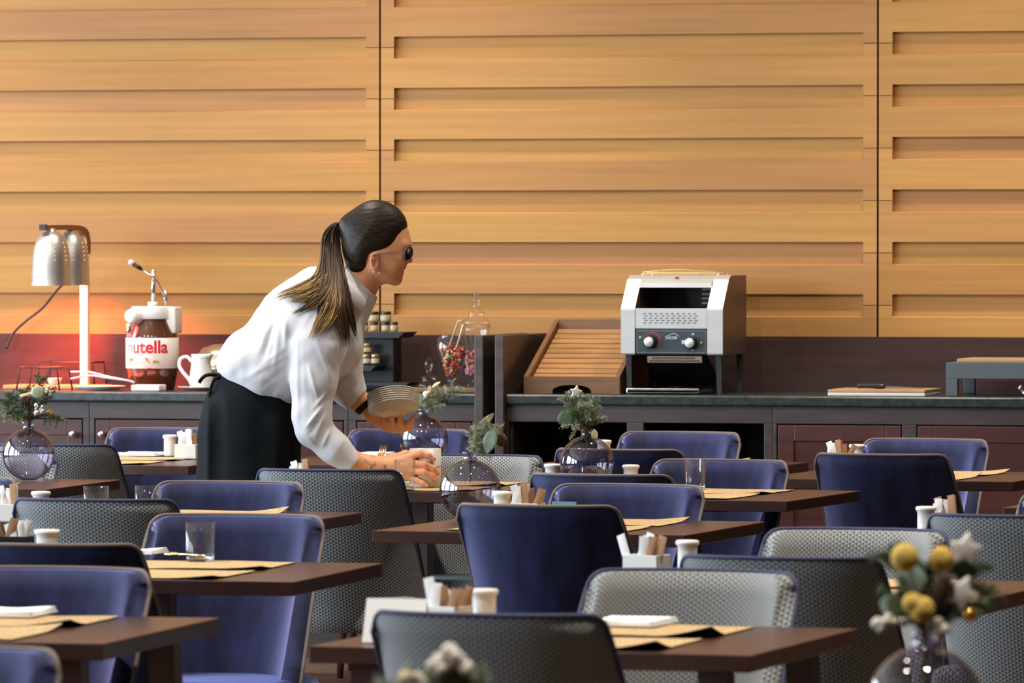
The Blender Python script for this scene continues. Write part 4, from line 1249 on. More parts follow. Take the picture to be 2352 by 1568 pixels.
def word(txt, size, m, s0, z0, r, a0, parent, name, bold=0., ls=1.0, xs=1.):
    cu = bpy.data.curves.new(name, 'FONT'); cu.body = txt; cu.size = size; cu.offset = bold; cu.space_character = ls; cu.resolution_u = 4
    to = bpy.data.objects.new(name, cu); COL.objects.link(to)
    dg = bpy.context.evaluated_depsgraph_get(); dg.update()
    me = bpy.data.meshes.new_from_object(to.evaluated_get(dg)); COL.objects.unlink(to); bpy.data.objects.remove(to)
    bm = new(); bm.from_mesh(me); bpy.data.meshes.remove(me)
    bmesh.ops.subdivide_edges(bm, edges=[e for e in bm.edges if e.calc_length() > size * .12], cuts=3)
    wd = max(v.co.x for v in bm.verts) * xs
    for v in bm.verts:
        s = s0 + v.co.x * xs
        if r: v.co = Vector((r * math.cos(a0 + s / r), r * math.sin(a0 + s / r), z0 + v.co.y))
        else: v.co = Vector((s, 0, z0 + v.co.y))
    return to_obj(name, bm, m, parent), wd
M_red = mat('label_red', (.62, .02, .03), .45); M_ink = mat('label_ink', (.10, .035, .012), .45)
rr = JR + .0018; ZT = JZ(809)
_, wn = word('n', .062, M_ink, 0, ZT, rr, AF + math.radians(-62), lab_o, 'lettering', .0002)
word('utella', .062, M_red, wn + .003, ZT, rr, AF + math.radians(-62), lab_o, 'lettering', .0018, 1.0, 1.0)
def ell(cx, cz, a, b, n=24, p=1.): return [(cx + a * math.cos(2 * PI * k / n), cz + b * abs(math.sin(2 * PI * k / n)) ** p * (1 if math.sin(2 * PI * k / n) >= 0 else -1)) for k in range(n)]
M_breadc = mat('printed_bread', (.55, .32, .07), .5); M_brown = mat('printed_spread', (.35, .10, .04), .5); M_knife = mat('printed_knife', (.75, .66, .55), .5); M_grn = mat('printed_green', (.25, .35, .08), .5)
a0 = AF + math.radians(-30)
bent('printed_bread', [ell(.0, JZ(832), .048, .014)], M_breadc, lab_o, rr, a0)
bent('printed_spread', [ell(.0, JZ(825), .042, .010)], M_brown, lab_o, rr + .0003, a0)
bent('printed_knife', [[(-.022, JZ(821)), (-.008, JZ(824)), (.055, JZ(845)), (.038, JZ(845))]], M_red, lab_o, rr + .0006, a0)
bent('printed_blade', [[(-.024, JZ(820)), (-.006, JZ(821)), (.010, JZ(831)), (.002, JZ(832))]], M_knife, lab_o, rr + .0009, a0)
bent('printed_nuts', [ell(.066, JZ(830), .010, .006), ell(.074, JZ(830), .006, .004)], M_grn, lab_o, rr, a0)
bent('printed_line', [[(.054, JZ(837)), (.084, JZ(837)), (.084, JZ(836)), (.054, JZ(836))]], M_brown, lab_o, rr, a0)
bm = new()
lathe(bm, [(0, JZ(732)), (.074, JZ(732)), (.075, JZ(731)), (.075, JZ(706)), (.071, JZ(703)), (0, JZ(703))], 48)
box(bm, .02, JX(409), -.03, .05, JZ(765), JZ(704), .006)
to_obj('pump_cap', bm, M_whitep, t, True)
bm = new(); lathe(bm, [(0, 0), (.025, 0), (.028, .006), (.027, .045), (.022, .056), (0, .058)], 28, M=Matrix.Translation((JX(330), -.045, JZ(728))) @ Matrix.Rotation(PI / 2 - .1, 4, 'X') @ Matrix.Rotation(-.4, 4, 'Y')); to_obj('spout', bm, M_whitep, t, True)
bm = new(); tube(bm, [(JX(316), -.10, JZ(742)), (JX(316), -.10, JZ(772))], .0085, 14); to_obj('spout_tube', bm, M_steel, t, True)
bm = new(); lathe(bm, [(0, JZ(704)), (.018, JZ(704)), (.018, JZ(693)), (0, JZ(693))], 24, c=(JX(351), 0, 0)); to_obj('collar', bm, M_whitep, t, True)
bm = new(); tube(bm, [(JX(352), 0, JZ(696)), (JX(352), 0, JZ(622))], .0082, 16); ball(bm, (JX(352), 0, JZ(623)), .0082); tube(bm, [(JX(376), .02, JZ(704)), (JX(376), .02, JZ(667))], .0078, 14); to_obj('pump_rod', bm, M_steel, t, True)
bm = new(); tube(bm, [(JX(326), -.012, JZ(617)), (JX(352), -.012, JZ(634)), (JX(362), -.008, JZ(645)), (JX(376), .012, JZ(682))], .0042, 10); to_obj('lever', bm, M_steel, t, True)
bm = new(); tube(bm, [(JX(310), -.012, JZ(607)), (JX(326), -.012, JZ(617))], .0075, 12); to_obj('grip', bm, M_blackp, t, True)
bm = new(); ball(bm, (JX(304), -.012, JZ(603)), .0115); to_obj('lever_ball', bm, M_whitep, t, True)

# pitcher on its saucer, champagne cloche ----------------------------------------
b = cp(462, .20)
bm = new(); lathe(bm, [(0, .003), (.05, .003), (.082, .012), (.084, .014), (.05, .007), (0, .007)], 40); o = to_obj('saucer', bm, M_white, None, True); o.location = cp(462, .20); tag(o, 'white saucer under the white pitcher', 'saucer')
b.z += .0075; H = ony(462, 813, YC + .20).z - b.z
t = thing('pitcher', b, 'white ceramic pitcher with looped handle behind the woman', 'pitcher')
bm = new(); prof = [(0, 0), (.034, 0), (.038, .004), (.041, .03), (.038, .06), (.0335, H * .78), (.033, H * .9), (.035, H), (.032, H), (.030, H * .8), (.035, .05), (.033, .006), (0, .006)]
lathe(bm, prof, 40)
for v in bm.verts:
    if v.co.z > H * .8 and v.co.x > .015: v.co.x += (v.co.z - H * .8) * .45 * (v.co.x / .034)
to_obj('body', bm, M_white, t, True)
bm = new(); tube(bm, spline([(-.034, 0, H * .78), (-.052, 0, H * .92), (-.075, 0, H * .86), (-.080, 0, H * .66), (-.066, 0, H * .46), (-.044, 0, H * .26), (-.037, 0, H * .14)], 30), .0062, 10); to_obj('handle', bm, M_white, t, True)
b = cp(520, .42)
t = thing('serving_cloche', b, 'champagne-coloured domed dish behind the white pitcher', 'cloche')
H = ony(520, 789, YC + .42).z - b.z
bm = new(); lathe(bm, [(0, H), (.045, H * .985), (.085, H * .90), (.105, H * .74), (.112, H * .55), (.112, H * .52)], 40); to_obj('lid', bm, mat('champagne_metal', (.62, .52, .40), .30, metal=.9), t, True)
bm = new(); lathe(bm, [(0, 0), (.06, 0), (.07, .01), (.105, H * .42), (.114, H * .51), (.10, H * .50), (0, H * .3)], 40); to_obj('bowl', bm, MATS['champagne_metal'], t, True)

# tiered stand with jam jars --------------------------------------------------------
sy = .40; b = cp(845, sy)
t = thing('tiered_stand', b, 'black tiered display stand for jam jars beside the woman', 'display stand')
SX = lambda px: ony(px, 800, YC + sy).x - b.x
SZ = lambda py: ony(845, py, YC + sy).z - b.z
for nm, xa, xb, ya, yb_, dy in (('tier', 785, 940, 762, 775, .02), ('tier', 760, 888, 838, 850, -.05), ('tier', 750, 960, 876, 884, -.02)):
    bm = new()
    w0, w1 = SX(xa), SX(xb)
    prism(bm, [(w0, SZ(ya)), (w1, SZ(ya)), (w1 - .02, SZ(yb_)), (w0 + .02, SZ(yb_))], 'y', dy - .09, dy + .09); to_obj(nm, bm, M_blackp, t)
bm = new(); box(bm, SX(800), SX(905), .0, .10, 0, SZ(775), .004); to_obj('column', bm, mat('black_column', (.014, .013, .014), .4), t)
M_jam = mat('jam', (.10, .03, .03), .2); M_honey = mat('honey', (.45, .25, .05), .2); M_gl = mat('gold_lid', (.38, .27, .10), .3, metal=.6)
M_jlab = mat('jam_label', (.46, .40, .27), .5)
def jamjar(px, pyb, y, w, h, lid, body, lab, grp):
    q = ony(px, pyb, YC + y); q.z += .0005
    bm = new(); r = w / 2
    lathe(bm, [(0, 0), (r * .9, 0), (r, .003), (r, h * .68), (r * .9, h * .72), (0, h * .72)], 22); o = to_obj('jam_jar', bm, body, None, True); o.location = q
    bm = new(); lathe(bm, [(0, h * .70), (r * .98, h * .70), (r * 1.0, h * .74), (r * 1.0, h * .97), (r * .95, h), (0, h)], 22); to_obj('lid', bm, lid, o, True)
    bm = new(); lathe(bm, [(r * 1.015, h * .12), (r * 1.02, h * .13), (r * 1.02, h * .56), (r * 1.015, h * .57)], 22); to_obj('label', bm, M_jlab, o, True)
    tag(o, lab, 'jar', grp)
for k, (px, n) in enumerate(((832, 'first'), (858, 'left'), (886, 'right'))):
    jamjar(px, 739, sy + .02, .038, .036, M_blackp, M_honey if k else M_jam, {0: 'jam jar half hidden by the collar point, upper row on stand', 1: 'left of two fully visible dark-lidded jars topping the stand', 2: 'rightmost dark-lidded jar of the upper row on the stand'}[k], 'jam jars on the top tier')
for k, px in enumerate((836, 860, 886, 905)):
    jamjar(px, 761, sy + .02, .0285, .033, M_blackp, M_honey, ('leftmost', 'second from left', 'third from left', 'rightmost')[k] + ' jar in the lower row on the stand\'s top tier', 'jam jars on the top tier')
jamjar(842, 811, sy - .05, .038, .034, M_gl, M_jam, 'single pale-lidded jar on top of the lower tier jars', 'jam jars on the lower tier')
for k, px in enumerate((818, 842, 862)):
    jamjar(px, 837, sy - .05, .030, .036, M_gl, M_jam, ('left', 'middle', 'right')[k] + ' one of three jars supporting the single jar on the lower tier', 'jam jars on the lower tier')

# candy jars ---------------------------------------------------------------------------
b = cp(1020, .26)
bm = new(); box(bm, ony(955, 880, YC + .26).x - b.x, XD0 - b.x - .004, -.13, .14, 0, .016, .003); o = to_obj('display_board', bm, noisy(mat('dark_board', (.16, .085, .03), .35), (1, 9, 1), .7, 1.2), None); o.location = b
tag(o, 'dark wooden board under the glass candy jars', 'board')
BZ = TOPZ + .0175
def cj(px, y): q = ony(px, 870, YC + y); return Vector((q.x, q.y, BZ))
# loose lid
b = cj(985, .18); b.z += .0008
bm = new(); lathe(bm, [(0, .0), (.040, 0), (.043, .004), (.036, .016), (.024, .024), (.030, .030), (.026, .038), (.012, .042), (.010, .060), (.015, .070), (.0165, .082), (.010, .096), (.004, .104), (0, .105)], 36)
o = to_obj('glass_lid', bm, M_clear, None, True); o.location = b; tag(o, 'glass lid with pointed finial lying left of the candy jar', 'lid')
# urn jar
b = cj(1038, .24); b.z += .0008
Hh = ony(1038, 767, YC + .24).z - b.z
t = thing('candy_jar', b, 'open glass urn of red candies with tongs in it', 'jar')
up = [(0, 0), (.034, 0), (.036, .004), (.022, .014), (.016, .024), (.022, .034), (.040, Hh * .42), (.055, Hh * .68), (.058, Hh * .78), (.050, Hh * .90), (.043, Hh * .96), (.046, Hh)]
bm = new(); lathe(bm, up + [(r - .002, z) for r, z in up[:4:-1]] + [(0, .036)], 40); to_obj('urn', bm, M_clear, t, True)
bm = new(); rg = random.Random(5)
ca = [mat('candy_red', (.55, .03, .03), .25), mat('candy_orange', (.65, .22, .10), .25), mat('candy_green', (.08, .30, .05), .25), mat('candy_cream', (.70, .55, .35), .25), mat('candy_slate', (.10, .14, .16), .25)]
for k in range(260):
    z = rg.uniform(.040, Hh * .76); R = np.interp(z, [q[1] for q in up], [q[0] for q in up]) - .0085
    a = rg.uniform(0, 2 * PI); q = R * math.sqrt(rg.uniform(.25, 1))
    ball(bm, (q * math.cos(a), q * math.sin(a), z), rg.uniform(.0045, .0068), mi=rg.choice((0, 0, 0, 0, 1, 1, 3, 3, 2, 4)), u=8, v=6)
o = to_obj('candy_fill', bm, ca, None, True); o.location = b
tag(o, 'red, orange and cream candies filling the open glass urn', 'candy', None, 'stuff')
for k, (xa, ya, xb, yb_, m) in enumerate(((1030, 800, 1052, 738, M_dry), (1048, 800, 1064, 745, M_cream))):
    bm = new(); a_, c_ = ony(xa, ya, YC + .24) - b, ony(xb, yb_, YC + .24) - b
    tube(bm, [a_, a_.lerp(c_, .93)] + ([c_, c_ + Vector((.018, 0, .004))] if k == 0 else [c_]), .0030, 8)
    o = to_obj('candy_stick', bm, m, None, True); o.location = b; tag(o, ('bent green-yellow stick' if k == 0 else 'straight pale stick') + ' standing in the open candy urn', 'stick')
# tall lidded jar
b = cj(1094, .33); b.z += .0008
Ht = ony(1094, 745, YC + .33).z - b.z
t = thing('candy_jar', b, 'tall lidded glass jar of pink candies behind the end panel', 'jar')
tp = [(0, 0), (.040, 0), (.042, .004), (.020, .016), (.020, .022), (.044, .034), (.046, .05), (.047, Ht * .9), (.050, Ht)]
bm = new(); lathe(bm, tp + [(r - .002, z) for r, z in tp[:4:-1]] + [(0, .036)], 40); to_obj('cylinder_jar', bm, M_clear, t, True)
bm = new(); h0 = Ht + .001; lathe(bm, [(0, h0 + .003), (.048, h0), (.050, h0 + .004), (.044, h0 + .016), (.026, h0 + .028), (.030, h0 + .034), (.028, h0 + .042), (.013, h0 + .048), (.012, h0 + .074), (.017, h0 + .082), (.015, h0 + .092), (.007, h0 + .096), (.011, h0 + .104), (.008, h0 + .112), (0, h0 + .115)], 36); to_obj('lid', bm, M_clear, t, True)
bm = new(); cb = [mat('candy_pink', (.75, .28, .32), .3), mat('candy_rose', (.80, .52, .50), .3), mat('candy_red2', (.58, .08, .10), .3)]
for k in range(170):
    z = rg.uniform(.042, Ht * .56); a = rg.uniform(0, 2 * PI); q = .036 * math.sqrt(rg.uniform(.3, 1))
    ball(bm, (q * math.cos(a), q * math.sin(a), z), rg.uniform(.006, .008), mi=rg.choice((0, 0, 1, 1, 2)), u=8, v=6)
o = to_obj('candy_fill', bm, cb, None, True); o.location = b; tag(o, 'pink candies filling the tall lidded jar', 'candy', None, 'stuff')

# sloping bread tray --------------------------------------------------------------------
ty0, ty1 = .10, .54
b = cp(1315, ty0)
t = thing('bread_tray', b, 'sloping wooden bread tray with slats left of the toaster', 'tray')
xa, xb = ony(1203, 880, YC + ty0).x - b.x, ony(1423, 880, YC + ty0).x - b.x
zf = ony(1203, 864, YC + ty0).z - b.z; zk = ony(1290, 733, YC + ty1).z - b.z; D = ty1 - ty0
M_tray = noisy(mat('oak_tray', (.185, .088, .036), .45), (1.2, 9, 9), .7, 1.25, 5, 4); M_slat = noisy(mat('oak_slat', (.40, .20, .078), .4), (1.2, 9, 9), .75, 1.2, 5, 4)
for x in (xa, xb - .016):
    bm = new(); prism(bm, [(0, 0), (D, 0), (D, zk), (0, zf)], 'x', x, x + .016); to_obj('side_panel', bm, M_tray, t)
bm = new()                                           # front board with its arched hand hole
hx0, hx1 = ony(1268, 885, YC + ty0).x - b.x, ony(1358, 885, YC + ty0).x - b.x; hc = (hx0 + hx1) / 2; hr = (hx1 - hx0) / 2; ah = .030
L = []
poly = [(xa + .016, 0), (hx0, 0)] + [(hc - hr * math.cos(PI * k / 14), ah * math.sin(PI * k / 14) ** .6) for k in range(1, 14)] + [(hx1, 0), (xb - .016, 0), (xb - .016, zf), (xa + .016, zf)]
bot = [(hc - hr * math.cos(PI * k / 14), ah * math.sin(PI * k / 14) ** .6) for k in range(15)]
for (p, q) in zip(bot, bot[1:]): prism(bm, [p, q, (q[0], zf), (p[0], zf)], 'y', 0, .016)
prism(bm, [(xa + .016, 0), (hx0, 0), (hx0, zf), (xa + .016, zf)], 'y', 0, .016); prism(bm, [(hx1, 0), (xb - .016, 0), (xb - .016, zf), (hx1, zf)], 'y', 0, .016)
to_obj('front_board', bm, M_tray, t)
bm = new(); box(bm, xa + .016, xb - .016, D - .016, D, 0, zk); to_obj('back_board', bm, M_tray, t)
n = 11; sl = (zk - zf) / D
for k in range(n):
    y = .026 + (D - .06) * k / (n - 1); z = zf - .030 + sl * y
    bm = new(); box(bm, xa + .017, xb - .017, -.0175, .0175, -.005, .005, .003, M=Matrix.Translation((0, y, z)) @ Matrix.Rotation(math.atan(sl), 4, 'X')); to_obj('slat', bm, M_slat, t)

# conveyor toaster -------------------------------------------------------------------------
oy = .10; b = cp(1543, oy)
t = thing('conveyor_toaster', b, 'steel conveyor toaster with two dials on the right counter', 'toaster')
TXp = lambda px, y=0.: ony(px, 800, YC + oy + y).x - b.x
TZp = lambda py, y=0.: ony(1543, py, YC + oy + y).z - b.z
M_tsteel = noisy(mat('toaster_steel', (.55, .55, .54), .45, metal=.55), (.3, 1, 1), .95, 1.05, 3, 30)
M_tside = mat('toaster_side_reflection', (.15, .10, .08), .40, metal=.5)  # brown reflection on the steel sides, painted into their colour
x0, x1 = TXp(1426), TXp(1660); zb, zm, zt = TZp(815), TZp(708), TZp(640, .12)
zt2 = TZp(632, .14)
Dp = .38
st = .049
prof = [(0, zb), (0, zm), (.10, zt), (.135, zt2), (Dp, zt2), (Dp, zb)]
for (p, q) in ((x0, x0 + st), (x1 - st - .006, x1)):
    bm = new(); prism(bm, prof, 'x', p, q); bmesh.ops.recalc_face_normals(bm, faces=bm.faces)
    bmesh.ops.bevel(bm, geom=[e for e in bm.edges if abs(e.verts[0].co.x - e.verts[1].co.x) > .01], offset=.006, segments=3, profile=.5, affect='EDGES')
    o = to_obj('side_frame', bm, [M_tsteel, M_tside], t)
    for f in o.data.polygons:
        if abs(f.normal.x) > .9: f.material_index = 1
xi0, xi1 = x0 + st, x1 - st - .006
def onprof(z):   # y of the slanted front at height z
    return 0 if z < zm else (z - zm) / (zt - zm) * .10
bm = new(); box(bm, xi0, xi1, .002, .016, TZp(755), zm, .002); to_obj('vent_panel', bm, M_tsteel, t)
bm = new()                                                   # louvre slots
for r_ in range(5):
    for k in range(10):
        xx = xi0 + .034 + k * (xi1 - xi0 - .068) / 9.5 + (r_ % 2) * .006; z = TZp(720 + r_ * 5.3)
        box(bm, xx - .0045, xx + .0045, .0005, .004, z - .0011, z + .0011)
to_obj('vent_slots', bm, M_blackp, t)
M_tpanel = mat('control_panel_finish', (.035, .050, .062), .4)
bm = new(); box(bm, xi0 + .003, xi1 - .003, .004, .02, zb + .002, TZp(756), .002); pan = to_obj('control_panel', bm, M_tpanel, t)
bm = new()
px0, px1, pz0, pz1 = xi0 + .006, xi1 - .006, TZp(809), TZp(760)
for q in ((px0, px1, pz0 - .001, pz0), (px0, px1, pz1, pz1 + .001), (px0, px0 + .001, pz0, pz1), (px1 - .001, px1, pz0, pz1)): box(bm, q[0], q[1], .0032, .0045, q[2], q[3])
to_obj('panel_outline', bm, mat('panel_grey', (.35, .38, .40), .4), pan)
for (px, py) in ((1494, 785), (1587, 787)):
    M = Matrix.Translation((TXp(px), .004, TZp(py))) @ Matrix.Rotation(PI / 2, 4, 'X')
    bm = new(); lathe(bm, [(0, 0), (.023, 0), (.022, .004), (.020, .028), (.0165, .031), (0, .031)], 32, M=M); k_ = to_obj('dial', bm, M_blackp, pan, True)
    bm = new(); lathe(bm, [(.0, .0335), (.0155, .0335), (.0165, .0312)], 28, M=M); to_obj('dial_cap', bm, mat('dial_silver', (.75, .75, .75), .3, metal=.3), k_, True)
bm = new(); n = 26; cxk, czk = TXp(1497), TZp(783)
for k in range(n):
    a1, a2 = math.radians(200 - 245 * k / n), math.radians(200 - 245 * (k + 1) / n)
    w_ = .002 + .0035 * k / n
    bm.faces.new([bm.verts.new((cxk + r_ * math.cos(a), .0030, czk + r_ * math.sin(a))) for r_, a in ((.031 - w_, a1), (.031, a1), (.031, a2), (.031 - w_, a2))])
to_obj('heat_scale', bm, mat('scale_red', (.45, .03, .05), .4), pan)
bm = new(); ball(bm, (TXp(1470), .004, TZp(775)), .0045); to_obj('green_lamp', bm, emit('green_pilot', (.10, .45, .22), .6), pan, True)
bm = new(); pts = [(1528, 774), (1534, 771), (1540, 768.5), (1545, 766), (1549, 765.5), (1553, 768), (1557, 771), (1558, 773)]
tube(bm, [(TXp(x), .0032, TZp(y)) for x, y in pts], .0009, 6); M_print = mat('panel_print', (.62, .66, .68), .5); to_obj('logo_mark', bm, M_print, pan)
o, wl = word('LACOR', .013, M_print, TXp(1528), TZp(778.5), 0, 0, pan, 'lettering', .0003, 1.0, .95)
o.location = (0, .0030, 0)
bm = new()
for (x, y, w_, h_) in ((1569, 785, .005, .0065), (1591, 767, .004, .0025), (1610, 786, .0025, .003), (1590, 804, .0018, .0018)): box(bm, TXp(x) - w_, TXp(x) + w_, .0030, .0042, TZp(y) - h_, TZp(y) + h_)
to_obj('dial_marks', bm, M_print, pan)
# opening, top bar, chamber
zo1 = TZp(660, .09)
bm = new(); ya, yb2 = onprof(zo1), onprof(zt)
prism(bm, [(ya, zo1), (ya + .002, zo1 + .016), (ya + .014, zo1 + .016), (ya + .012, zo1)], 'x', xi0, xi1); to_obj('opening_lip', bm, M_tsteel, t)
bm = new(); prism(bm, [(ya + .004, zo1 + .016), (.10, zt), (.135, zt2), (Dp - .01, zt2), (Dp - .01, zt2 - .012), (.13, zt2 - .012), (ya + .014, zo1 + .012)], 'x', xi0, xi1); to_obj('top_cover', bm, M_tsteel, t)
bm = new(); tube(bm, [(TXp(1555, .1), .098, TZp(640, .1)), (TXp(1555, .1), .106, TZp(640, .1) + .001)], .007, 14); to_obj('badge', bm, mat('badge_brown', (.25, .07, .05), .5), t)
bm = new()
box(bm, xi0, xi1, .30, .31, zb, zt2 - .012); box(bm, xi0, xi1, .02, .30, zb, zb + .01)
box(bm, xi0, xi1, .02, .26, zm - .03, zm - .022)
to_obj('chamber', bm, M_blackp, t)
bm = new()
for k in range(9): tube(bm, [(xi0, .05 + k * .022, zm - .012), (xi1, .05 + k * .022, zm - .012)], .0022, 6)
for k in range(14): tube(bm, [(xi0 + .01 + k * (xi1 - xi0 - .02) / 13, .05, zm - .010), (xi0 + .01 + k * (xi1 - xi0 - .02) / 13, .23, zm - .010)], .0015, 5)
to_obj('conveyor_rack', bm, M_steel, t)
bm = new()
for k in range(4): box(bm, xi1 - .085, xi1 - .01, .296, .299, zm + .012 + k * .016, zm + .019 + k * .016, .001)
to_obj('side_slots', bm, M_tsteel, t)
for (lx, ly) in ((x0 + .012, .02), (x1 - .03, .02), (x0 + .012, Dp - .03), (x1 - .03, Dp - .03)):
    bm = new(); prism(bm, [(lx, zb), (lx + .02, zb), (lx + .022, 0), (lx + .006, 0)], 'y', ly, ly + .016); to_obj('leg', bm, mat('toaster_leg', (.022, .022, .026), .35), t)
bm = new(); prism(bm, [(.05, zb), (.30, .03), (.30, .02), (.04, zb - .008)], 'x', xi0 + .01, xi1 - .01); to_obj('toast_chute', bm, mat('chute_black', (.012, .012, .013), .3), t)
bm = new(); box(bm, TXp(1442), TXp(1608), -.02, .20, .004, .016, .003); box(bm, TXp(1442), TXp(1608), -.02, -.012, .004, .020, .002); to_obj('crumb_tray', bm, M_steel, t)
bm = new(); zl0, zl1 = TZp(832.5), TZp(818)
prism(bm, [(.004, zl1), (.007, zl1), (.012, zl0), (.009, zl0)], 'x', TXp(1486), TXp(1611)); lb = to_obj('warning_plate', bm, mat('plate_cream', (.34, .28, .22), .5), t)
bm = new(); rg = random.Random(9)
for z_, xa_, xb_ in ((TZp(822), 1497, 1597), (TZp(828.5), 1490, 1607)):
    x = TXp(xa_)
    yy = .004 + (zl1 - z_) / (zl1 - zl0) * .005 - .0008
    while x < TXp(xb_) - .004:
        w_ = rg.choice((.004, .005, .0055, .0035)); hgt = .0032
        box(bm, x, x + w_, yy, yy + .0012, z_ - hgt, z_ + hgt); x += w_ + .0016
to_obj('plate_print', bm, M_ink, lb)
# wire rack resting on top
b2 = b + Vector((0, 0, zt2 + .0005)); bm = new()
rx0, rx1 = TXp(1476, .15), TXp(1650, .15)
for k in range(12):
    x = rx0 + (rx1 - rx0) * k / 11; tube(bm, [(x, .15, .006), (x, .30, .006)], .0014, 5)
for y in (.15, .225, .30): tube(bm, [(rx0 - .003, y, .0045 if y != .225 else .0085), (rx1 + .003, y, .0045 if y != .225 else .0085)], .002, 6)
for x in (rx0, rx1):
    for y in (.15, .30): tube(bm, [(x, y, .0045), (x, y, 0)], .002, 6)
tube(bm, spline([(rx0, .15, .010), (rx0 + .05, .15, .015), ((rx0 + rx1) / 2, .15, .019), (rx1 - .03, .15, .013), (rx1, .15, .008)], 20), .0016, 6)
o = to_obj('wire_rack', bm, M_gold, None); o.location = b2; tag(o, 'low wire rack resting on top of the toaster', 'rack')

# cutting board with knife, grey riser --------------------------------------------------------
b = cp(2018, .06 + .13)
xa, xb = ony(1901, 905, YC + .05).x - b.x, ony(2124, 905, YC + .05).x - b.x
bm = new(); box(bm, xa, xb, -.14, .16, 0, .010, .002); o = to_obj('cutting_board', bm, mat('white_board', (.74, .72, .68), .4), None); o.location = b; tag(o, 'white cutting board under a thin wooden one, right counter', 'board')
b2 = b + Vector((0, 0, .0108)); bm = new(); box(bm, xa, xb, -.138, .16, 0, .010, .002); o = to_obj('cutting_board', bm, noisy(mat('beech_board', (.46, .27, .13), .5), (1, 8, 1), .85, 1.15), None); o.location = b2; tag(o, 'thin wooden board carrying the bread knife', 'board')
b3 = b2 + Vector((0, 0, .0108)); bm = new(); k0, k1 = ony(1966, 890, YC + .15).x - b.x, ony(2031, 890, YC + .15).x - b.x
tube(bm, spline([(k0, -.02, .009), (k0 + .02, -.02, .010), (k1 - .03, -.02, .009), (k1, -.02, .007)], 12), [.007, .0085, .009, .009, .0085, .0085, .0085, .009, .0095, .0095, .009, .008, .0065], 10)
kn = to_obj('bread_knife', bm, M_blackp, None, True); kn.location = b3; tag(kn, 'black-handled bread knife lying on the wooden board', 'knife')
bm = new(); prism(bm, [(k1 - .004, .0005), (k1 + .14, .0005), (k1 + .125, .004), (k1 - .004, .010)], 'y', -.021, -.019); to_obj('blade', bm, M_steel, kn)
ry = .10; b = cp(2300, ry)
t = thing('display_riser', b, 'dark grey metal riser at the right end of the counter', 'riser')
RX = lambda px: ony(px, 870, YC + ry).x - b.x
RZ_ = lambda py: ony(2300, py, YC + ry).z - b.z
M_riser = mat('riser_grey', (.085, .105, .120), .5)
bm = new(); box(bm, RX(2173), RX(2560), 0, .36, RZ_(870), RZ_(833), .002); to_obj('frame', bm, M_riser, t)
for (xa, xb, ya, yb2) in ((2173, 2199, 0, .026), (2173, 2199, .334, .36), (2534, 2560, 0, .026), (2534, 2560, .334, .36)):
    bm = new(); box(bm, RX(xa), RX(xb), ya, yb2, 0, RZ_(870), .002); to_obj('leg', bm, M_riser, t)
bm = new(); box(bm, RX(2194), RX(2560), .03, .34, 0, .012, .002); o = to_obj('serving_board', bm, MATS['beech_board'], None); o.location = b + Vector((0, 0, RZ_(833) + .0006)); tag(o, 'wooden serving board on top of the dark grey riser', 'board')
b = cp(2352, .04); bm = new()
tube(bm, spline([(-.010, 0, .030), (-.002, 0, .016), (.01, 0, .009), (.06, .03, .006), (.14, .08, .006)], 16), .006, 8); ball(bm, (-.012, 0, .030), (.008, .012, .011))
o = to_obj('serving_spoon', bm, M_steel, None, True); o.location = b; tag(o, 'shiny serving spoon under the grey riser at the right edge', 'spoon')
# ------------------------------------------------------------------ the woman: smooth implicit surfaces, polygonised
D0 = 17.15; PS = F / D0
def C(px, py, t=0.):
    """camera-frame point in metres: x right, y up, t towards the camera from the plane of her head"""
    d = D0 - t
    return np.array([(px - 1176) / F * d, -(py - 784) / F * d, t])
ORIGIN_W = at(575, 1656, D0); ORIGIN_W.z = 0
RMn = np.array(RM); CAMn = np.array(CAM)
def to_world(V):
    V = np.asarray(V, float)
    q = np.stack([V[:, 0], V[:, 1], -(D0 - V[:, 2])], 1)
    return q @ RMn.T + CAMn
def smin(a, b, k): 
    h = np.clip(.5 + .5 * (b - a) / k, 0, 1); return b + (a - b) * h - k * h * (1 - h)
def smax(a, b, k): return -smin(-a, -b, k)
def cone(P, a, b, r1, r2, tw=1.):
    """round cone between two points, widened along t by tw"""
    a = np.array(a, float); b = np.array(b, float); s = np.array([1, 1, 1 / tw])
    Q = (P - a) * s; d = (b - a) * s
    h = np.clip(Q @ d / max(1e-12, d @ d), 0, 1)
    return np.linalg.norm(Q - h[:, None] * d, axis=1) - (r1 + (r2 - r1) * h)
def ellips(P, c, r, R=None):
    Q = P - np.array(c)
    if R is not None: Q = Q @ R
    r = np.array(r); k0 = np.linalg.norm(Q / r, axis=1); k1 = np.linalg.norm(Q / (r * r), axis=1)
    return k0 * (k0 - 1) / np.maximum(k1, 1e-9)
def chain(P, pts, k=.012, tw=1.):
    d = None
    for (a, ra), (b, rb) in zip(pts, pts[1:]):
        e = cone(P, a, b, ra, rb, tw); d = e if d is None else smin(d, e, k)
    return d
def vnoise(P, s, seed=0):
    Q = P * s + seed * 17.3; i = np.floor(Q).astype(np.int64); f = Q - i; f = f * f * (3 - 2 * f)
    def hsh(x, y, z):
        n = (x * 374761393 + y * 668265263 + z * 2147483647 + seed * 974711) & 0xffffffff
        n = ((n ^ (n >> 13)) * 1274126177) & 0xffffffff
        return ((n ^ (n >> 16)) & 0xffff) / 65535. * 2 - 1
    x, y, z = i[:, 0], i[:, 1], i[:, 2]; r = 0
    for dx in (0, 1):
        for dy in (0, 1):
            for dz in (0, 1):
                w = (f[:, 0] if dx else 1 - f[:, 0]) * (f[:, 1] if dy else 1 - f[:, 1]) * (f[:, 2] if dz else 1 - f[:, 2])
                r = r + w * hsh(x + dx, y + dy, z + dz)
    return r
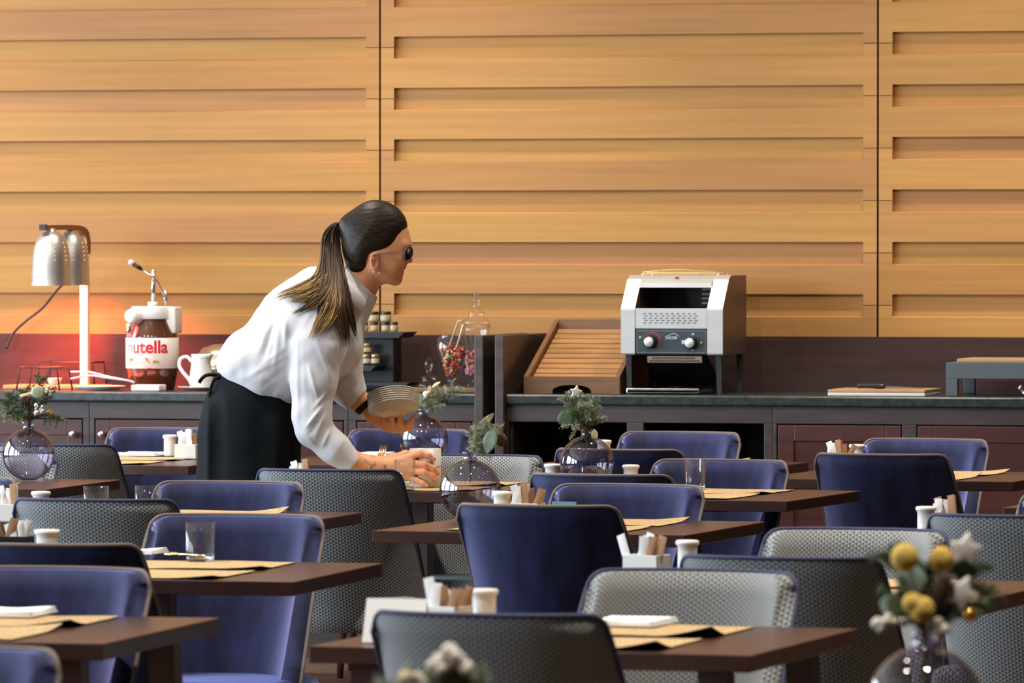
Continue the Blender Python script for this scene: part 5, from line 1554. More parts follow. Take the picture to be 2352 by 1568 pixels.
def polygonise(fn, lo, hi, h, smooth=2):
    lo = np.array(lo, float); hi = np.array(hi, float); B_ = 8
    nb = np.ceil((hi - lo) / (h * B_)).astype(int); n = nb * B_
    ax = [lo[i] + (np.arange(nb[i]) + .5) * h * B_ for i in range(3)]
    G = np.stack(np.meshgrid(*ax, indexing='ij'), -1).reshape(-1, 3)
    v = fn(G); act = np.abs(v) < h * B_ * .95 + .012
    sgn = np.where(v < 0, -1., 1.).astype(np.float32).reshape(nb)
    full = np.repeat(np.repeat(np.repeat(sgn, B_, 0), B_, 1), B_, 2)
    off = np.stack(np.meshgrid(*[np.arange(B_)] * 3, indexing='ij'), -1).reshape(-1, 3)
    idx = np.argwhere(act.reshape(nb)) * B_
    for s in range(0, len(idx), 400):
        I = (idx[s:s + 400, None, :] + off[None]).reshape(-1, 3)
        full[I[:, 0], I[:, 1], I[:, 2]] = fn(lo + (I + .5) * h)
    ins = full < 0
    cnt = np.zeros(n - 1, np.uint8)
    for dx in (0, 1):
        for dy in (0, 1):
            for dz in (0, 1):
                cnt += ins[dx:n[0] - 1 + dx, dy:n[1] - 1 + dy, dz:n[2] - 1 + dz]
    cells = np.argwhere((cnt > 0) & (cnt < 8)); del cnt
    ids = -np.ones(n - 1, np.int32); ids[cells[:, 0], cells[:, 1], cells[:, 2]] = np.arange(len(cells))
    acc = np.zeros((len(cells), 3)); w = np.zeros(len(cells))
    cs = [(0, 0, 0), (1, 0, 0), (0, 1, 0), (1, 1, 0), (0, 0, 1), (1, 0, 1), (0, 1, 1), (1, 1, 1)]
    val = [full[cells[:, 0] + c[0], cells[:, 1] + c[1], cells[:, 2] + c[2]] for c in cs]
    for i in range(8):
        for j in range(i + 1, 8):
            if sum(abs(cs[i][q] - cs[j][q]) for q in range(3)) != 1: continue
            m = (val[i] < 0) != (val[j] < 0)
            t = np.where(m, val[i] / np.where(np.abs(val[i] - val[j]) < 1e-9, 1, val[i] - val[j]), 0)
            p = np.array(cs[i])[None] * (1 - t)[:, None] + np.array(cs[j])[None] * t[:, None]
            acc += np.where(m[:, None], p, 0); w += m
    V = lo + (cells + .5 + acc / np.maximum(w, 1)[:, None]) * h
    quads = []
    for a in range(3):
        b, c = (a + 1) % 3, (a + 2) % 3
        sl0 = [slice(None)] * 3; sl1 = [slice(None)] * 3; sl0[a] = slice(0, n[a] - 1); sl1[a] = slice(1, n[a])
        e = np.argwhere(ins[tuple(sl0)] != ins[tuple(sl1)])
        e = e[(e[:, b] > 0) & (e[:, c] > 0) & (e[:, b] < n[b] - 1) & (e[:, c] < n[c] - 1)]
        q = []
        for db, dc in ((-1, -1), (0, -1), (0, 0), (-1, 0)):
            k = e.copy(); k[:, b] += db; k[:, c] += dc; q.append(ids[k[:, 0], k[:, 1], k[:, 2]])
        q = np.stack(q, 1); fl = ins[e[:, 0], e[:, 1], e[:, 2]]
        q[~fl] = q[~fl][:, ::-1]; quads.append(q[(q >= 0).all(1)])
    Q = np.concatenate(quads)
    for _ in range(smooth):
        s = np.zeros_like(V); k = np.zeros(len(V))
        for i in range(4):
            np.add.at(s, Q[:, i], V[Q[:, (i + 1) % 4]]); np.add.at(k, Q[:, i], 1)
            np.add.at(s, Q[:, i], V[Q[:, (i - 1) % 4]]); np.add.at(k, Q[:, i], 1)
        V = V * .45 + .55 * s / np.maximum(k, 1)[:, None]
    return V, Q
def mesh_np(name, V, Q, m, parent=None, cols=None, world=True):
    X = to_world(V) if world else V
    X = X - np.array(ORIGIN_W)
    me = bpy.data.meshes.new(name); me.from_pydata(X.tolist(), [], Q.tolist() if hasattr(Q, 'tolist') else Q); me.materials.append(m)
    me.polygons.foreach_set('use_smooth', [True] * len(me.polygons)); me.update()
    if cols is not None:
        a = me.color_attributes.new('tint', 'FLOAT_COLOR', 'POINT')
        a.data.foreach_set('color', np.concatenate([cols, np.ones((len(cols), 1))], 1).astype(np.float32).ravel())
    o = bpy.data.objects.new(name, me); COL.objects.link(o)
    if parent is not None: o.parent = parent
    else: o.location = ORIGIN_W
    return o
def bm_cam(bm):
    """mesh drawn in the camera frame -> local to her origin"""
    vs = list(bm.verts)
    X = to_world(np.array([v.co[:] for v in vs])) - np.array(ORIGIN_W)
    for v, q in zip(vs, X): v.co = q
    return bm

# --- cup and plates she handles (camera-frame places)
CUP = onz(977, 1118, TZ + .004)
TCUP = D0 - depth(CUP)
CR = .0455
def cup_t(px, e=.008): return TCUP + math.sqrt(max(0, (CR + e) ** 2 - ((px - 977) / PS) ** 2))

# --- head frame
HA = math.radians(3)
Fw = np.array([math.cos(HA), 0, -math.sin(HA)]); Lt = np.array([math.sin(HA), 0, math.cos(HA)]); Up = np.array([0, 1., 0])
HC = C(870, 560, 0)
def Hp(px, py, lat=0.): return HC + Fw * ((px - 870) / PS / math.cos(HA)) + Up * (-(py - 560) / PS) + Lt * lat
HR = np.stack([Fw, Up, Lt], 1)

def skin_sdf(P):
    # skull, face
    d = ellips(P, Hp(868, 558), (.096, .103, .074), HR)
    d = smin(d, ellips(P, Hp(889, 590), (.054, .069, .059), HR), .03)
    d = smin(d, ellips(P, Hp(894, 618), (.034, .036, .047), HR), .022)
    for s in (-1, 1):
        d = smin(d, cone(P, Hp(864, 616, s * .056), Hp(908, 641, s * .014), .012, .013), .022)
        d = smin(d, ellips(P, Hp(908, 604, s * .036), (.021, .021, .021), HR), .02)
        d = smin(d, cone(P, Hp(936, 563, s * .010), Hp(929, 562, s * .042), .0060, .0055), .020)
        d = smax(d, -(np.linalg.norm(P - Hp(940, 577, s * .032), axis=1) - .0125), .010)
    d = smin(d, np.linalg.norm(P - Hp(909.5, 641.5), axis=1) - .0145, .013)
    d = smin(d, cone(P, Hp(938, 570), Hp(942.5, 595), .0052, .0066), .010)
    d = smin(d, np.linalg.norm(P - Hp(942, 597.5), axis=1) - .0076, .005)
    for s in (-1, 1): d = smin(d, np.linalg.norm(P - Hp(933, 601, s * .011), axis=1) - .0065, .005)
    d = smin(d, cone(P, Hp(926.5, 615.5, -.017), Hp(926.5, 615.5, .017), .0056, .0056), .005)
    d = smin(d, cone(P, Hp(921, 626.5, -.016), Hp(921, 626.5, .016), .0062, .0062), .005)
    d = smax(d, -cone(P, Hp(930, 621, -.022), Hp(930, 621, .022), .0036, .0036), .003)
    # near and far ear
    for s in (-1, 1):
        e = ellips(P, Hp(860, 602, s * .073), (.0120, .0240, .0060), HR)
        hx = [(Hp(867, 590, s * .073), .0026), (Hp(863, 583.5, s * .080), .0034), (Hp(854, 586, s * .083), .0036), (Hp(850, 597, s * .084), .0038), (Hp(852.5, 609, s * .081), .0034), (Hp(859, 617, s * .075), .0042), (Hp(863, 621, s * .073), .0048)]
        e = smin(e, chain(P, hx, .004), .004)
        e = smax(e, -ellips(P, Hp(861.5, 603, s * .079), (.0050, .0085, .006), HR), .004)
        d = smin(d, e, .004)
    # neck, shoulders and trunk under the shirt
    d = smin(d, chain(P, [(C(845, 622, .0), .050), (C(828, 655, .0), .0475), (C(800, 695, .0), .060)], .02), .022)
    d = smin(d, chain(P, [(C(785, 700), .058), (C(745, 735), .085), (C(700, 780), .095), (C(630, 850), .085), (C(590, 890), .075)], .03, 1.45), .04)
    # legs
    for s in (-1, 1):
        leg = chain(P, [(C(578, 955, s * .065), .058), (C(572, 1280, s * .085), .052), (C(568, 1600, s * .085), .036)], .03)
        leg = smin(leg, cone(P, C(566, 1640, s * .085), C(632, 1648, s * .10), .026, .020), .03)
        d = smin(d, leg, .04)
    # near arm and hand on the mug
    arm = chain(P, [(C(740, 728, .13), .050), (C(715, 870, .17), .043), (C(717, 975, .18), .036), (C(800, 1056, .162), .030), (C(858, 1068, .15), .0245), (C(872, 1069, .15), .0235)], .02)
    d = smin(d, arm, .03)
    wr = C(872, 1069, .150)
    kn = [C(940, 1049, cup_t(946) + .002), C(946, 1065, cup_t(946) + .008), C(945, 1081, cup_t(946) + .006), C(938, 1095, cup_t(944))]
    for k_, q in enumerate(kn):
        d = smin(d, cone(P, wr + (q - wr) * .05, q, .0165, (.0115, .012, .0115, .0105)[k_]), .016)
    d = smin(d, cone(P, wr, C(912, 1090, .150), .018, .014), .014)
    fing = [[(kn[0], .0110), (C(966, 1040.5, cup_t(966)), .0098), (C(984, 1045, cup_t(984)), .0086), (C(996.5, 1053.5, cup_t(996) - .001), .0072)],
            [(kn[1], .0115), (C(976, 1065, cup_t(976) + .001), .0102), (C(995, 1075, cup_t(995)), .0088), (C(1005, 1086, cup_t(1004)), .0074)],
            [(kn[2], .0110), (C(974, 1084, cup_t(974) + .001), .0098), (C(992, 1092, cup_t(992)), .0085), (C(1003, 1101.5, cup_t(1002)), .0072)],
            [(kn[3], .0098), (C(958, 1103, cup_t(958)), .0085), (C(971, 1109, cup_t(971)), .0076), (C(981, 1115.5, cup_t(981)), .0066)]]
    for f in fing: d = smin(d, chain(P, f, .005), .0055)
    th = [(wr + np.array([.012, .010, -.010]), .0145), (C(905, 1052, TCUP + .0), .0130), (C(930, 1042, TCUP - .028), .0105), (C(952, 1040, TCUP - .050), .0085)]
    d = smin(d, chain(P, th, .008), .010)
    # far arm and the hand under the plates
    arm = chain(P, [(C(775, 735, -.13), .050), (C(780, 850, -.16), .042), (C(790, 880, -.165), .038), (C(822, 918, -.165), .029), (C(846, 943, -.165), .0235)], .02)
    d = smin(d, arm, .03)
    wr = C(848, 946, -.165)
    kb = [C(884, 979, -.180), C(902, 985, -.182), C(921, 986, -.182), C(940, 981, -.180)]
    for k_, q in enumerate(kb): d = smin(d, cone(P, wr + (q - wr) * .06, q, .0165, .0120), .016)
    fg = [[(kb[0], .0105), (C(882, 967, -.158), .0084), (C(880, 956, -.148), .0070)],
          [(kb[1], .0110), (C(900, 967, -.156), .0088), (C(900, 949, -.140), .0074)],
          [(kb[2], .0110), (C(919, 968, -.156), .0088), (C(919, 953, -.143), .0074)],
          [(kb[3], .0100), (C(942, 970, -.156), .0082), (C(951, 957, -.146), .0068)]]
    for f in fg: d = smin(d, chain(P, f, .004), .0030)
    d = smin(d, chain(P, [(wr + np.array([.01, .008, .0]), .0135), (C(862, 934, -.145), .0115), (C(874, 936, -.120), .009)], .008), .010)
    return d

V, Q = polygonise(skin_sdf, C(470, 1668, -.32), C(1035, 470, .30), .0030, 2)
# skin tone: a little redder on lips, ears, knuckles and fingertips
base_c = np.array([.80, .375, .195]); col = np.repeat(base_c[None], len(V), 0)
def blush(c, r, tgt, amt):
    global col
    w = np.exp(-(np.linalg.norm(V - np.array(c), axis=1) / r) ** 2)[:, None] * amt
    col = col * (1 - w) + np.array(tgt) * w
for lp in (Hp(928, 617.5), Hp(924, 626.5)):
    for s in (-.012, 0, .012): blush(lp + Lt * s, .0075, (.38, .11, .09), .75)
blush(Hp(857, 597, .08), .022, (.85, .33, .20), .6); blush(Hp(925, 600, .04), .025, (.78, .30, .17), .5)
for q in ((997, 1053), (1005, 1086), (1003, 1101), (981, 1115), (966, 1041), (976, 1066), (974, 1085)): blush(C(q[0], q[1], cup_t(q[0])), .016, (.80, .28, .16), .6)
for q in ((881, 957), (900, 951), (920, 955), (950, 957)): blush(C(q[0], q[1], -.155), .018, (.72, .25, .13), .7)
# eyebrows as tinted skin
for s in (-1, 1):
    for k in range(7): blush(Hp(940 - k * 2.2, 560.5 - k * .2, s * (.014 + k * .0045)), .0042, (.06, .035, .025), .9)
# small dark tattoo lines on the near forearm
for a, b in (((838, 1058), (856, 1072)), ((846, 1076), (862, 1066)), ((884, 1068), (886, 1082))):
    for k in range(9):
        f = k / 8; blush(C(a[0] + (b[0] - a[0]) * f, a[1] + (b[1] - a[1]) * f, .178), .0036, (.16, .09, .06), .55)
M_skin = mat('skin', (.5, .26, .16), .48, spec=.35, Subsurface_Weight=.06, Subsurface_Scale=.01, Subsurface_Radius=(1., .35, .2))
noisy(M_skin, (1, 1, 1), .93, 1.05, 4, 30, attr='tint')
person = mesh_np('person', V, Q, M_skin, None, col)
tag(person, 'woman with a ponytail in white shirt and black apron, leaning to the right', 'person')

# --- eyes, nails
for s in (-1, 1):
    bm = new(); ball(bm, Hp(931.5, 577, s * .031), .0115, u=18, v=12)
    ey = to_obj('eye', bm_cam(bm), mat('eye_white', (.38, .34, .31), .3), person, True)
    bm = new(); ball(bm, Hp(938, 577.5, s * .032), .0056, u=14, v=9)
    to_obj('iris', bm_cam(bm), mat('eye_brown', (.06, .03, .015), .15), ey, True)
for (x, y, ax) in ((996, 1052, .5), (1004, 1085, .7), (1002, 1100.5, .7), (980, 1114.5, .6)):
    bm = new(); ball(bm, C(x, y, cup_t(x) + .0064), (.0048, .0034, .0012), u=12, v=8, M=Matrix.Rotation(-ax, 4, 'Z'))
    to_obj('fingernail', bm_cam(bm), mat('nail', (.62, .34, .27), .25), person, True)

# --- shirt -----------------------------------------------------------------------
FOLDS = [((682, 770), (684, 990), .21, .007, .005), ((700, 790), (712, 960), .25, .006, -.004), ((722, 770), (762, 872), .22, .006, .006), ((738, 752), (775, 850), .20, .005, .005), ((705, 830), (735, 930), .24, .006, .005),
         ((752, 900), (712, 948), .22, .005, .006), ((752, 918), (700, 985), .24, .0055, .006), ((750, 940), (705, 1005), .24, .005, -.005), ((742, 955), (722, 1010), .22, .005, .006), ((760, 985), (738, 1030), .22, .005, .004), ((790, 1010), (760, 1055), .20, .005, .004),
         ((690, 990), (740, 1042), .23, .006, .004), ((665, 790), (590, 850), .16, .008, .006), ((660, 815), (575, 862), .16, .008, .006), ((664, 838), (600, 890), .15, .007, -.006), ((650, 850), (560, 868), .13, .007, .006), ((668, 872), (628, 915), .13, .007, .006),
         ((612, 745), (588, 835), .14, .008, .006), ((632, 735), (606, 820), .16, .008, -.006), ((640, 760), (630, 850), .17, .008, .005), ((655, 720), (655, 800), .19, .008, .005), ((570, 790), (540, 845), .10, .008, .006), ((540, 815), (525, 850), .06, .007, .005),
         ((800, 870), (770, 900), -.10, .006, .005), ((825, 880), (790, 905), -.10, .006, -.004), ((790, 850), (765, 880), -.10, .006, .005), ((730, 690), (690, 760), .18, .010, .004), ((780, 720), (800, 800), .15, .008, .004), ((815, 730), (812, 820), .10, .008, .004)]
def shirt_sdf(P, folds=True):
    body = chain(P, [(C(575, 838), .082), (C(622, 838), .108), (C(662, 800), .125), (C(705, 748), .132), (C(748, 705), .112), (C(785, 690), .078)], .05, 1.30)
    body = smin(body, chain(P, [(C(566, 832, 0), .076), (C(610, 868, 0), .076), (C(655, 876, 0), .066)], .03, 2.0), .05)
    for s in (-1, 1): body = smin(body, ellips(P, C(775, 795, s * .06), (.075, .085, .075)), .05)
    body = smin(body, chain(P, [(C(800, 690), .064), (C(822, 672), .056)], .02, 1.15), .03)
    near = chain(P, [(C(745, 725, .12), .076), (C(728, 800, .150), .076), (C(721, 875, .165), .063), (C(716, 950, .18), .050), (C(718, 985, .18), .046), (C(765, 1028, .17), .042), (C(804, 1060, .16), .0365)], .03)
    far = chain(P, [(C(785, 735, -.12), .070), (C(783, 830, -.15), .056), (C(788, 872, -.16), .050), (C(805, 900, -.165), .040), (C(819, 916, -.165), .0375)], .035)
    d = smin(smin(body, near, .014), far, .014)
    # open cuffs
    for wrist, ax, r in ((C(812, 1066, .16), np.array([.74, -.60, -.1]), .026), (C(821, 918, -.165), np.array([.70, -.70, 0]), .031)):
        ax = ax / np.linalg.norm(ax); q = P - wrist; h = q @ ax
        rad = np.linalg.norm(q - h[:, None] * ax, axis=1)
        nearw = np.linalg.norm(q, axis=1) < .09
        d = np.where(nearw, np.maximum(d, h), d)
        d = np.where(nearw, np.maximum(d, -np.maximum(rad - r, -(h + .035))), d)
    # hollow collar opening
    q = P - C(833, 660); ax = np.array([.62, .78, 0]); h = q @ ax; rad = np.linalg.norm(q - h[:, None] * ax, axis=1)
    d = np.where(np.linalg.norm(q, axis=1) < .11, np.maximum(d, h - .004), d)
    if folds:
        f = 0
        for (a, b, t, w, amp) in FOLDS:
            A = C(*a, t); Bq = C(*b, t); bb = Bq - A; Q_ = P - A
            hh = np.clip(Q_ @ bb / (bb @ bb), 0, 1); dd = np.linalg.norm((Q_ - hh[:, None] * bb) * np.array([1, 1, .35]), axis=1)
            f = f + amp * np.exp(-(dd / w) ** 2) * np.sin(np.pi * np.clip(hh * .9 + .05, 0, 1))
        d = d - 1.1 * f - .0030 * vnoise(P, 13, 1) - .0020 * vnoise(P, 34, 2)
    return d
V, Q = polygonise(shirt_sdf, C(488, 1090, -.27), C(860, 590, .30), .0032, 1)
M_shirt = noisy(mat('white_shirt_cotton', (.67, .66, .685), .85, spec=.2, Sheen_Weight=.15), (1, 1, 1), .97, 1.02, 3, 200)
shirt = mesh_np('shirt', V, Q, M_shirt, person)

# collar: a folded band standing round the neck with a point on the near side
def strip(top, low, n, m, name, parent, th=.0022):
    A = spline([Vector(p) for p in top], n); L = spline([Vector(p) for p in low], n)
    bm = new(); rows = []
    for k in range(n + 1):
        a, l = A[k], L[k]; nn = Vector((0, 0, 1))
        tz = (A[min(n, k + 1)] - A[max(0, k - 1)]); nn = tz.cross(a - l); 
        nn = nn.normalized() if nn.length > 1e-9 else Vector((0, 0, 1))
        mid = a.lerp(l, .5) + nn * .004
        rows.append([bm.verts.new(q) for q in (a, mid, l, l - nn * th, mid - nn * th, a - nn * th)])
    for p_, q_ in zip(rows, rows[1:]):
        for i in range(6): bm.faces.new((p_[i], p_[(i + 1) % 6], q_[(i + 1) % 6], q_[i]))
    bm.faces.new(rows[0]); bm.faces.new(rows[-1])
    return to_obj(name, bm_cam(bm), m, parent, True)
# --- apron -----------------------------------------------------------------------------
def apron_sdf(P):
    d = chain(P, [(C(585, 882), .096), (C(576, 940), .122), (C(573, 1010), .138), (C(571, 1120), .146), (C(570, 1420), .150)], .05, 1.15)
    d = smin(d, chain(P, [(C(550, 880), .055), (C(610, 905), .074), (C(640, 935), .060)], .03, 1.6), .04)
    # sloping waist and straight hem
    n1 = np.array([.32, .947, 0]); d = np.maximum(d, (P - C(530, 832)) @ n1)
    d = np.maximum(d, -(P - C(570, 1440)) @ np.array([0, 1., 0]))
    f = 0
    for (x, amp, w) in ((482, .010, .012), (510, -.006, .016), (640, .006, .016), (600, -.004, .02), (668, -.005, .012)):
        q = np.abs(P[:, 0] - C(x, 1000)[0]) ; f = f + amp * np.exp(-(q / w) ** 2) * (P[:, 2] > 0) * np.clip((C(500, 880)[1] - P[:, 1]) / .1, 0, 1)
    return d - f - .003 * vnoise(P, 11, 3) - .0012 * vnoise(P, 30, 4)
V, Q = polygonise(apron_sdf, C(440, 1460, -.26), C(705, 835, .27), .0045, 2)
M_apron = noisy(mat('black_apron_cloth', (.0060, .0085, .0105), .85, spec=.12), (1, 1, 1), .85, 1.15, 3, 120)
apron = mesh_np('apron', V, Q, M_apron, person)
bm = new()
tube(bm, spline([C(508, 866, .05), C(500, 862, .06), C(488, 860, .065), C(473, 862, .065), C(463, 870, .06), C(457, 879, .06)], 20), .0052, 8)
tube(bm, spline([C(510, 864, .05), C(498, 868, .07), C(490, 876, .07), C(484, 893, .07), C(480, 915, .065)], 14), .0045, 8)
ball(bm, C(503, 866, .06), (.010, .008, .008))
to_obj('apron_string', bm_cam(bm), M_apron, apron, True)
def trouser_sdf(P):
    d = None
    for s in (-1, 1):
        e = chain(P, [(C(572, 1330, s * .085), .075), (C(568, 1610, s * .085), .056)], .02)
        d = e if d is None else np.minimum(d, e)
    return np.maximum(np.maximum(d, (P - C(570, 1390)) @ np.array([0, 1., 0])), -(P - C(570, 1628)) @ np.array([0, 1., 0]))
V, Q = polygonise(trouser_sdf, C(480, 1650, -.2), C(660, 1370, .2), .006, 1)
mesh_np('trousers', V, Q, mat('black_trousers', (.012, .012, .014), .85), person)
for s in (-1, 1):
    V, Q = polygonise(lambda P: smax(cone(P, C(560, 1640, s * .085), C(636, 1646, s * .10), .036, .028), -(P - C(566, 1658)) @ np.array([0, 1., 0]), .006), C(500, 1690, s * .09 - .06), C(700, 1590, s * .09 + .06), .005, 1)
    mesh_np('shoe', V, Q, mat('black_shoe', (.01, .01, .01), .3), person)

# --- hair ------------------------------------------------------------------------------
REG = np.array([(945, 521), (926, 530), (914, 541), (907, 557), (899, 568), (886, 575), (869, 578.5), (857, 579), (846, 584), (841, 598), (838, 612), (836, 626), (829, 640), (816, 652), (790, 640), (765, 580), (770, 500), (800, 440), (880, 430), (930, 450), (952, 490)], float)
def poly_sdf(x, y, R):
    d = np.full(len(x), 1e9); s = np.ones(len(x))
    for i in range(len(R)):
        a, b = R[i - 1], R[i]; ex, ey = b - a; wx_, wy_ = x - a[0], y - a[1]
        h = np.clip((wx_ * ex + wy_ * ey) / (ex * ex + ey * ey), 0, 1)
        d = np.minimum(d, (wx_ - h * ex) ** 2 + (wy_ - h * ey) ** 2)
        c1 = y >= a[1]; c2 = y < b[1]; c3 = ex * wy_ > ey * wx_
        s = np.where((c1 & c2 & c3) | (~c1 & ~c2 & ~c3), -s, s)
    return s * np.sqrt(d)
TIE = C(796, 516, .0)
def hair_sdf(P):
    d = ellips(P, Hp(865, 550), (.1015, .116, .0835), HR)
    d = smin(d, ellips(P, Hp(842, 590), (.058, .068, .066), HR), .03)
    d = smin(d, chain(P, [(C(838, 540), .066), (C(806, 520), .026), (C(793, 516), .017)], .03), .035)
    q = P - HC
    fx_ = (q @ Fw) * math.cos(HA) * PS + 870; fy_ = -(q @ Up) * PS + 560
    reg = poly_sdf(fx_, fy_, REG) / PS
    d = d + .0085 * np.clip(1 + reg / .028, 0, 1) ** 1.5
    d = smax(d, reg, .004)
    # combed grooves running to the tie
    e = P - TIE; r = np.linalg.norm(e, axis=1) + 1e-6
    az = np.arctan2(e[:, 2], e[:, 1]) ; el = np.arccos(np.clip(e[:, 0] / r, -1, 1))
    g = np.stack([az * 3., el * .7, np.zeros_like(az)], 1)
    fade = np.clip(r / .05, 0, 1)
    return d - fade * (.0006 * vnoise(g, 9, 7) + .0007 * vnoise(g, 26, 8))
V, Q = polygonise(hair_sdf, C(768, 668, -.12), C(966, 440, .12), .0025, 1)
e = V - TIE; r = np.linalg.norm(e, axis=1) + 1e-6
g = np.stack([np.arctan2(e[:, 2], e[:, 1]) * 3., np.arccos(np.clip(e[:, 0] / r, -1, 1)) * .7, 0 * r], 1)
k = .75 + .45 * vnoise(g, 14, 5) + .25 * vnoise(g, 38, 6)
hc = np.array([.027, .0165, .010])[None] * np.clip(k, .45, 1.5)[:, None]
M_hair = mat('hair_strands', (.05, .03, .02), .46, spec=.16)
a_ = nd(M_hair, 'ShaderNodeAttribute'); a_.attribute_name = 'tint'; lk(M_hair, a_.outputs['Color'], bsdf(M_hair).inputs['Base Color'])
hair = mesh_np('hair', V, Q, M_hair, person, hc)
# baby hairs at the temple and hairline
# ponytail: locks falling from the tie over back and near shoulder
def surf_t(x, y):
    """how far towards the camera the shirt reaches at this spot"""
    ts = np.linspace(.33, -.12, 91); Pq = np.stack([np.full(91, x), np.full(91, y), ts], 1)
    v = shirt_sdf(Pq, False); k_ = np.argmax(v < 0.004)
    return ts[k_] if v[k_] < .004 else -.12
def cs(x, y, e): return C(x, y, surf_t(C(x, y)[0], C(x, y)[1]) + e)
strip([C(796, 606, .010), C(806, 622, .046), C(821, 640, .060), C(836, 656, .058), C(850, 668, .044)], [cs(774, 652, .012), cs(786, 668, .014), cs(801, 686, .016), cs(818, 704, .016), cs(832, 718, .018)], 24, M_shirt, 'collar', shirt)
strip([C(792, 632, .005), C(806, 638, -.045), C(826, 652, -.062), C(844, 672, -.045), C(852, 682, -.015)], [C(775, 660, .00), C(795, 675, -.06), C(820, 690, -.08), C(840, 705, -.06), C(852, 700, -.02)], 24, M_shirt, 'collar', shirt)
LOCKS = [([(796, 516), (772, 516), (756, 545), (755, 600), (740, 640), (690, 668), (645, 680), (614, 706)], 26, .85, 16),
         ([(796, 516), (770, 520), (756, 560), (756, 615), (742, 655), (705, 685), (672, 690), (648, 704)], 22, .60, 12),
         ([(796, 516), (770, 522), (758, 570), (758, 630), (742, 675), (712, 702), (684, 716), (655, 728)], 22, .42, 10),
         ([(796, 516), (772, 522), (762, 580), (764, 650), (755, 700), (738, 735), (720, 765), (706, 800)], 26, .80, 10),
         ([(796, 516), (773, 522), (766, 590), (770, 660), (766, 705), (752, 735), (735, 760), (718, 784)], 26, 1.0, 10),
         ([(796, 516), (776, 524), (772, 590), (780, 660), (784, 710), (790, 750), (796, 785), (795, 812)], 24, .30, 9),
         ([(796, 516), (778, 526), (778, 590), (788, 650), (800, 700), (808, 740), (816, 770), (822, 797)], 22, .22, 6),
         ([(796, 516), (772, 520), (762, 560), (764, 620), (764, 670), (755, 705), (742, 730), (732, 745)], 46, .16, 18)]
rg = random.Random(12); bm = new(); tl = bm.verts.layers.float_color.new('tint')
for pts, n, blond, sp in LOCKS:
    for k in range(int(n * 3.2)):
        jx, jy = max(-1.4, min(1.4, rg.gauss(0, .8))), max(-1.4, min(1.4, rg.gauss(0, .8))); tz = rg.uniform(0, 1)
        ctl = []
        last = rg.uniform(.86, 1.0)
        for i, (x, y) in enumerate(pts):
            f = i / (len(pts) - 1); s = sp * min(1, f * 2.2) * (1.0 if f < .8 else .55)
            ctl.append(Vector((x + jx * s + rg.gauss(0, .6), y + jy * s * .55, f)))
        cv = spline(ctl, 22); cv = cv[:max(12, int(22 * last))]; P3 = []
        for q in cv:
            f = q.z; c3 = C(q.x, q.y, 0); lin = -.012 + .045 * min(1, f * 3) * (tz - .35) + .02 * f
            ts = surf_t(c3[0], c3[1]) if q.y > 585 else -1
            t_ = max(lin, (ts + .005 + .022 * tz * (1 - f * .6)) if ts > -.11 else lin)
            P3.append([q.x, q.y, t_])
        for _ in range(3):
            for i in range(1, len(P3) - 1): P3[i][2] = max(P3[i][2], (P3[i - 1][2] + P3[i + 1][2]) / 2)
        pw = [C(*q) for q in P3]; N = len(pw); r0 = rg.uniform(.0009, .0021)
        rad = [r0 * (.75 + .5 * math.sin(PI * i / (N - 1))) * (1 if i < N * .7 else max(.12, (N - 1 - i) / (N * .3))) for i in range(N)]
        vs = tube(bm, pw, rad, 5)
        sh = rg.uniform(.55, 1.5); warm = rg.random(); bl = min(1, blond * 1.1) if rg.random() < .15 + .55 * blond else .22 * blond
        for i, v in enumerate(vs):
            f = (i // 5) / 22; w_ = max(0, min(1, (f - .28) / .45)) * bl * rg.uniform(.92, 1.0)
            dk = Vector((.034, .019, .011)) * sh; lt = Vector((.56, .34, .12)) * (.7 + .4 * warm)
            c_ = dk.lerp(lt, min(1, w_)); v[tl] = (*c_, 1)
to_obj('ponytail', bm_cam(bm), M_hair, hair, True)
bm = new(); tube(bm, [TIE + np.array([-.002 + .003 * math.sin(a), .017 * math.cos(a), .017 * math.sin(a)]) for a in [2 * PI * i / 20 for i in range(20)]], .0042, 8, closed=True)
to_obj('hair_tie', bm_cam(bm), M_blackp, hair, True)

# --- glasses, earring, bracelets ---------------------------------------------------------
bm = new(); M_gframe = mat('grey_clear_frame', (.30, .27, .27), .2, Transmission_Weight=.3)
def ring(c, a, b, tilt, rad, bm, s):
    ptsr = []
    for i in range(28):
        th = 2 * PI * i / 28
        ptsr.append(c + Lt * (a * math.cos(th)) + Up * (b * math.sin(th)) + Fw * (-s * .55 * a * math.cos(th) + tilt * b * math.sin(th)))
    tube(bm, ptsr, rad, 8, closed=True)
    return ptsr
lens = new()
for s in (-1, 1):
    c = Hp(937.5, 583, s * .031)
    pr = ring(c, .0225, .0210, .15, .0017, bm, s)
    f1 = [lens.verts.new(q) for q in pr]; c1 = lens.verts.new(c + Fw * .002)
    for i in range(28): lens.faces.new((f1[i], f1[(i + 1) % 28], c1))
    tube(bm, [Hp(931, 577, s * .055), Hp(918, 577.5, s * .066), Hp(900, 579, s * .074), Hp(868, 583, s * .076), Hp(857, 592, s * .074)], .0010, 6)
tube(bm, [Hp(947, 578, -.007), Hp(948.5, 575, 0), Hp(947, 578, .007)], .0016, 6)
gl = to_obj('sunglasses', bm_cam(bm), M_gframe, person, True)
to_obj('lens', bm_cam(lens), M_lens, gl, True)
bm = new(); ec = Hp(862, 626.5, .078)
tube(bm, [ec + Fw * (.0088 * math.sin(a)) + Up * (.0088 * math.cos(a)) + Lt * .0015 * math.sin(a) for a in [.35 + (2 * PI - .7) * i / 24 for i in range(25)]], .0011, 8)
to_obj('hoop_earring', bm_cam(bm), M_gold, person, True)
bm = new(); bc = C(853, 1067, .152)
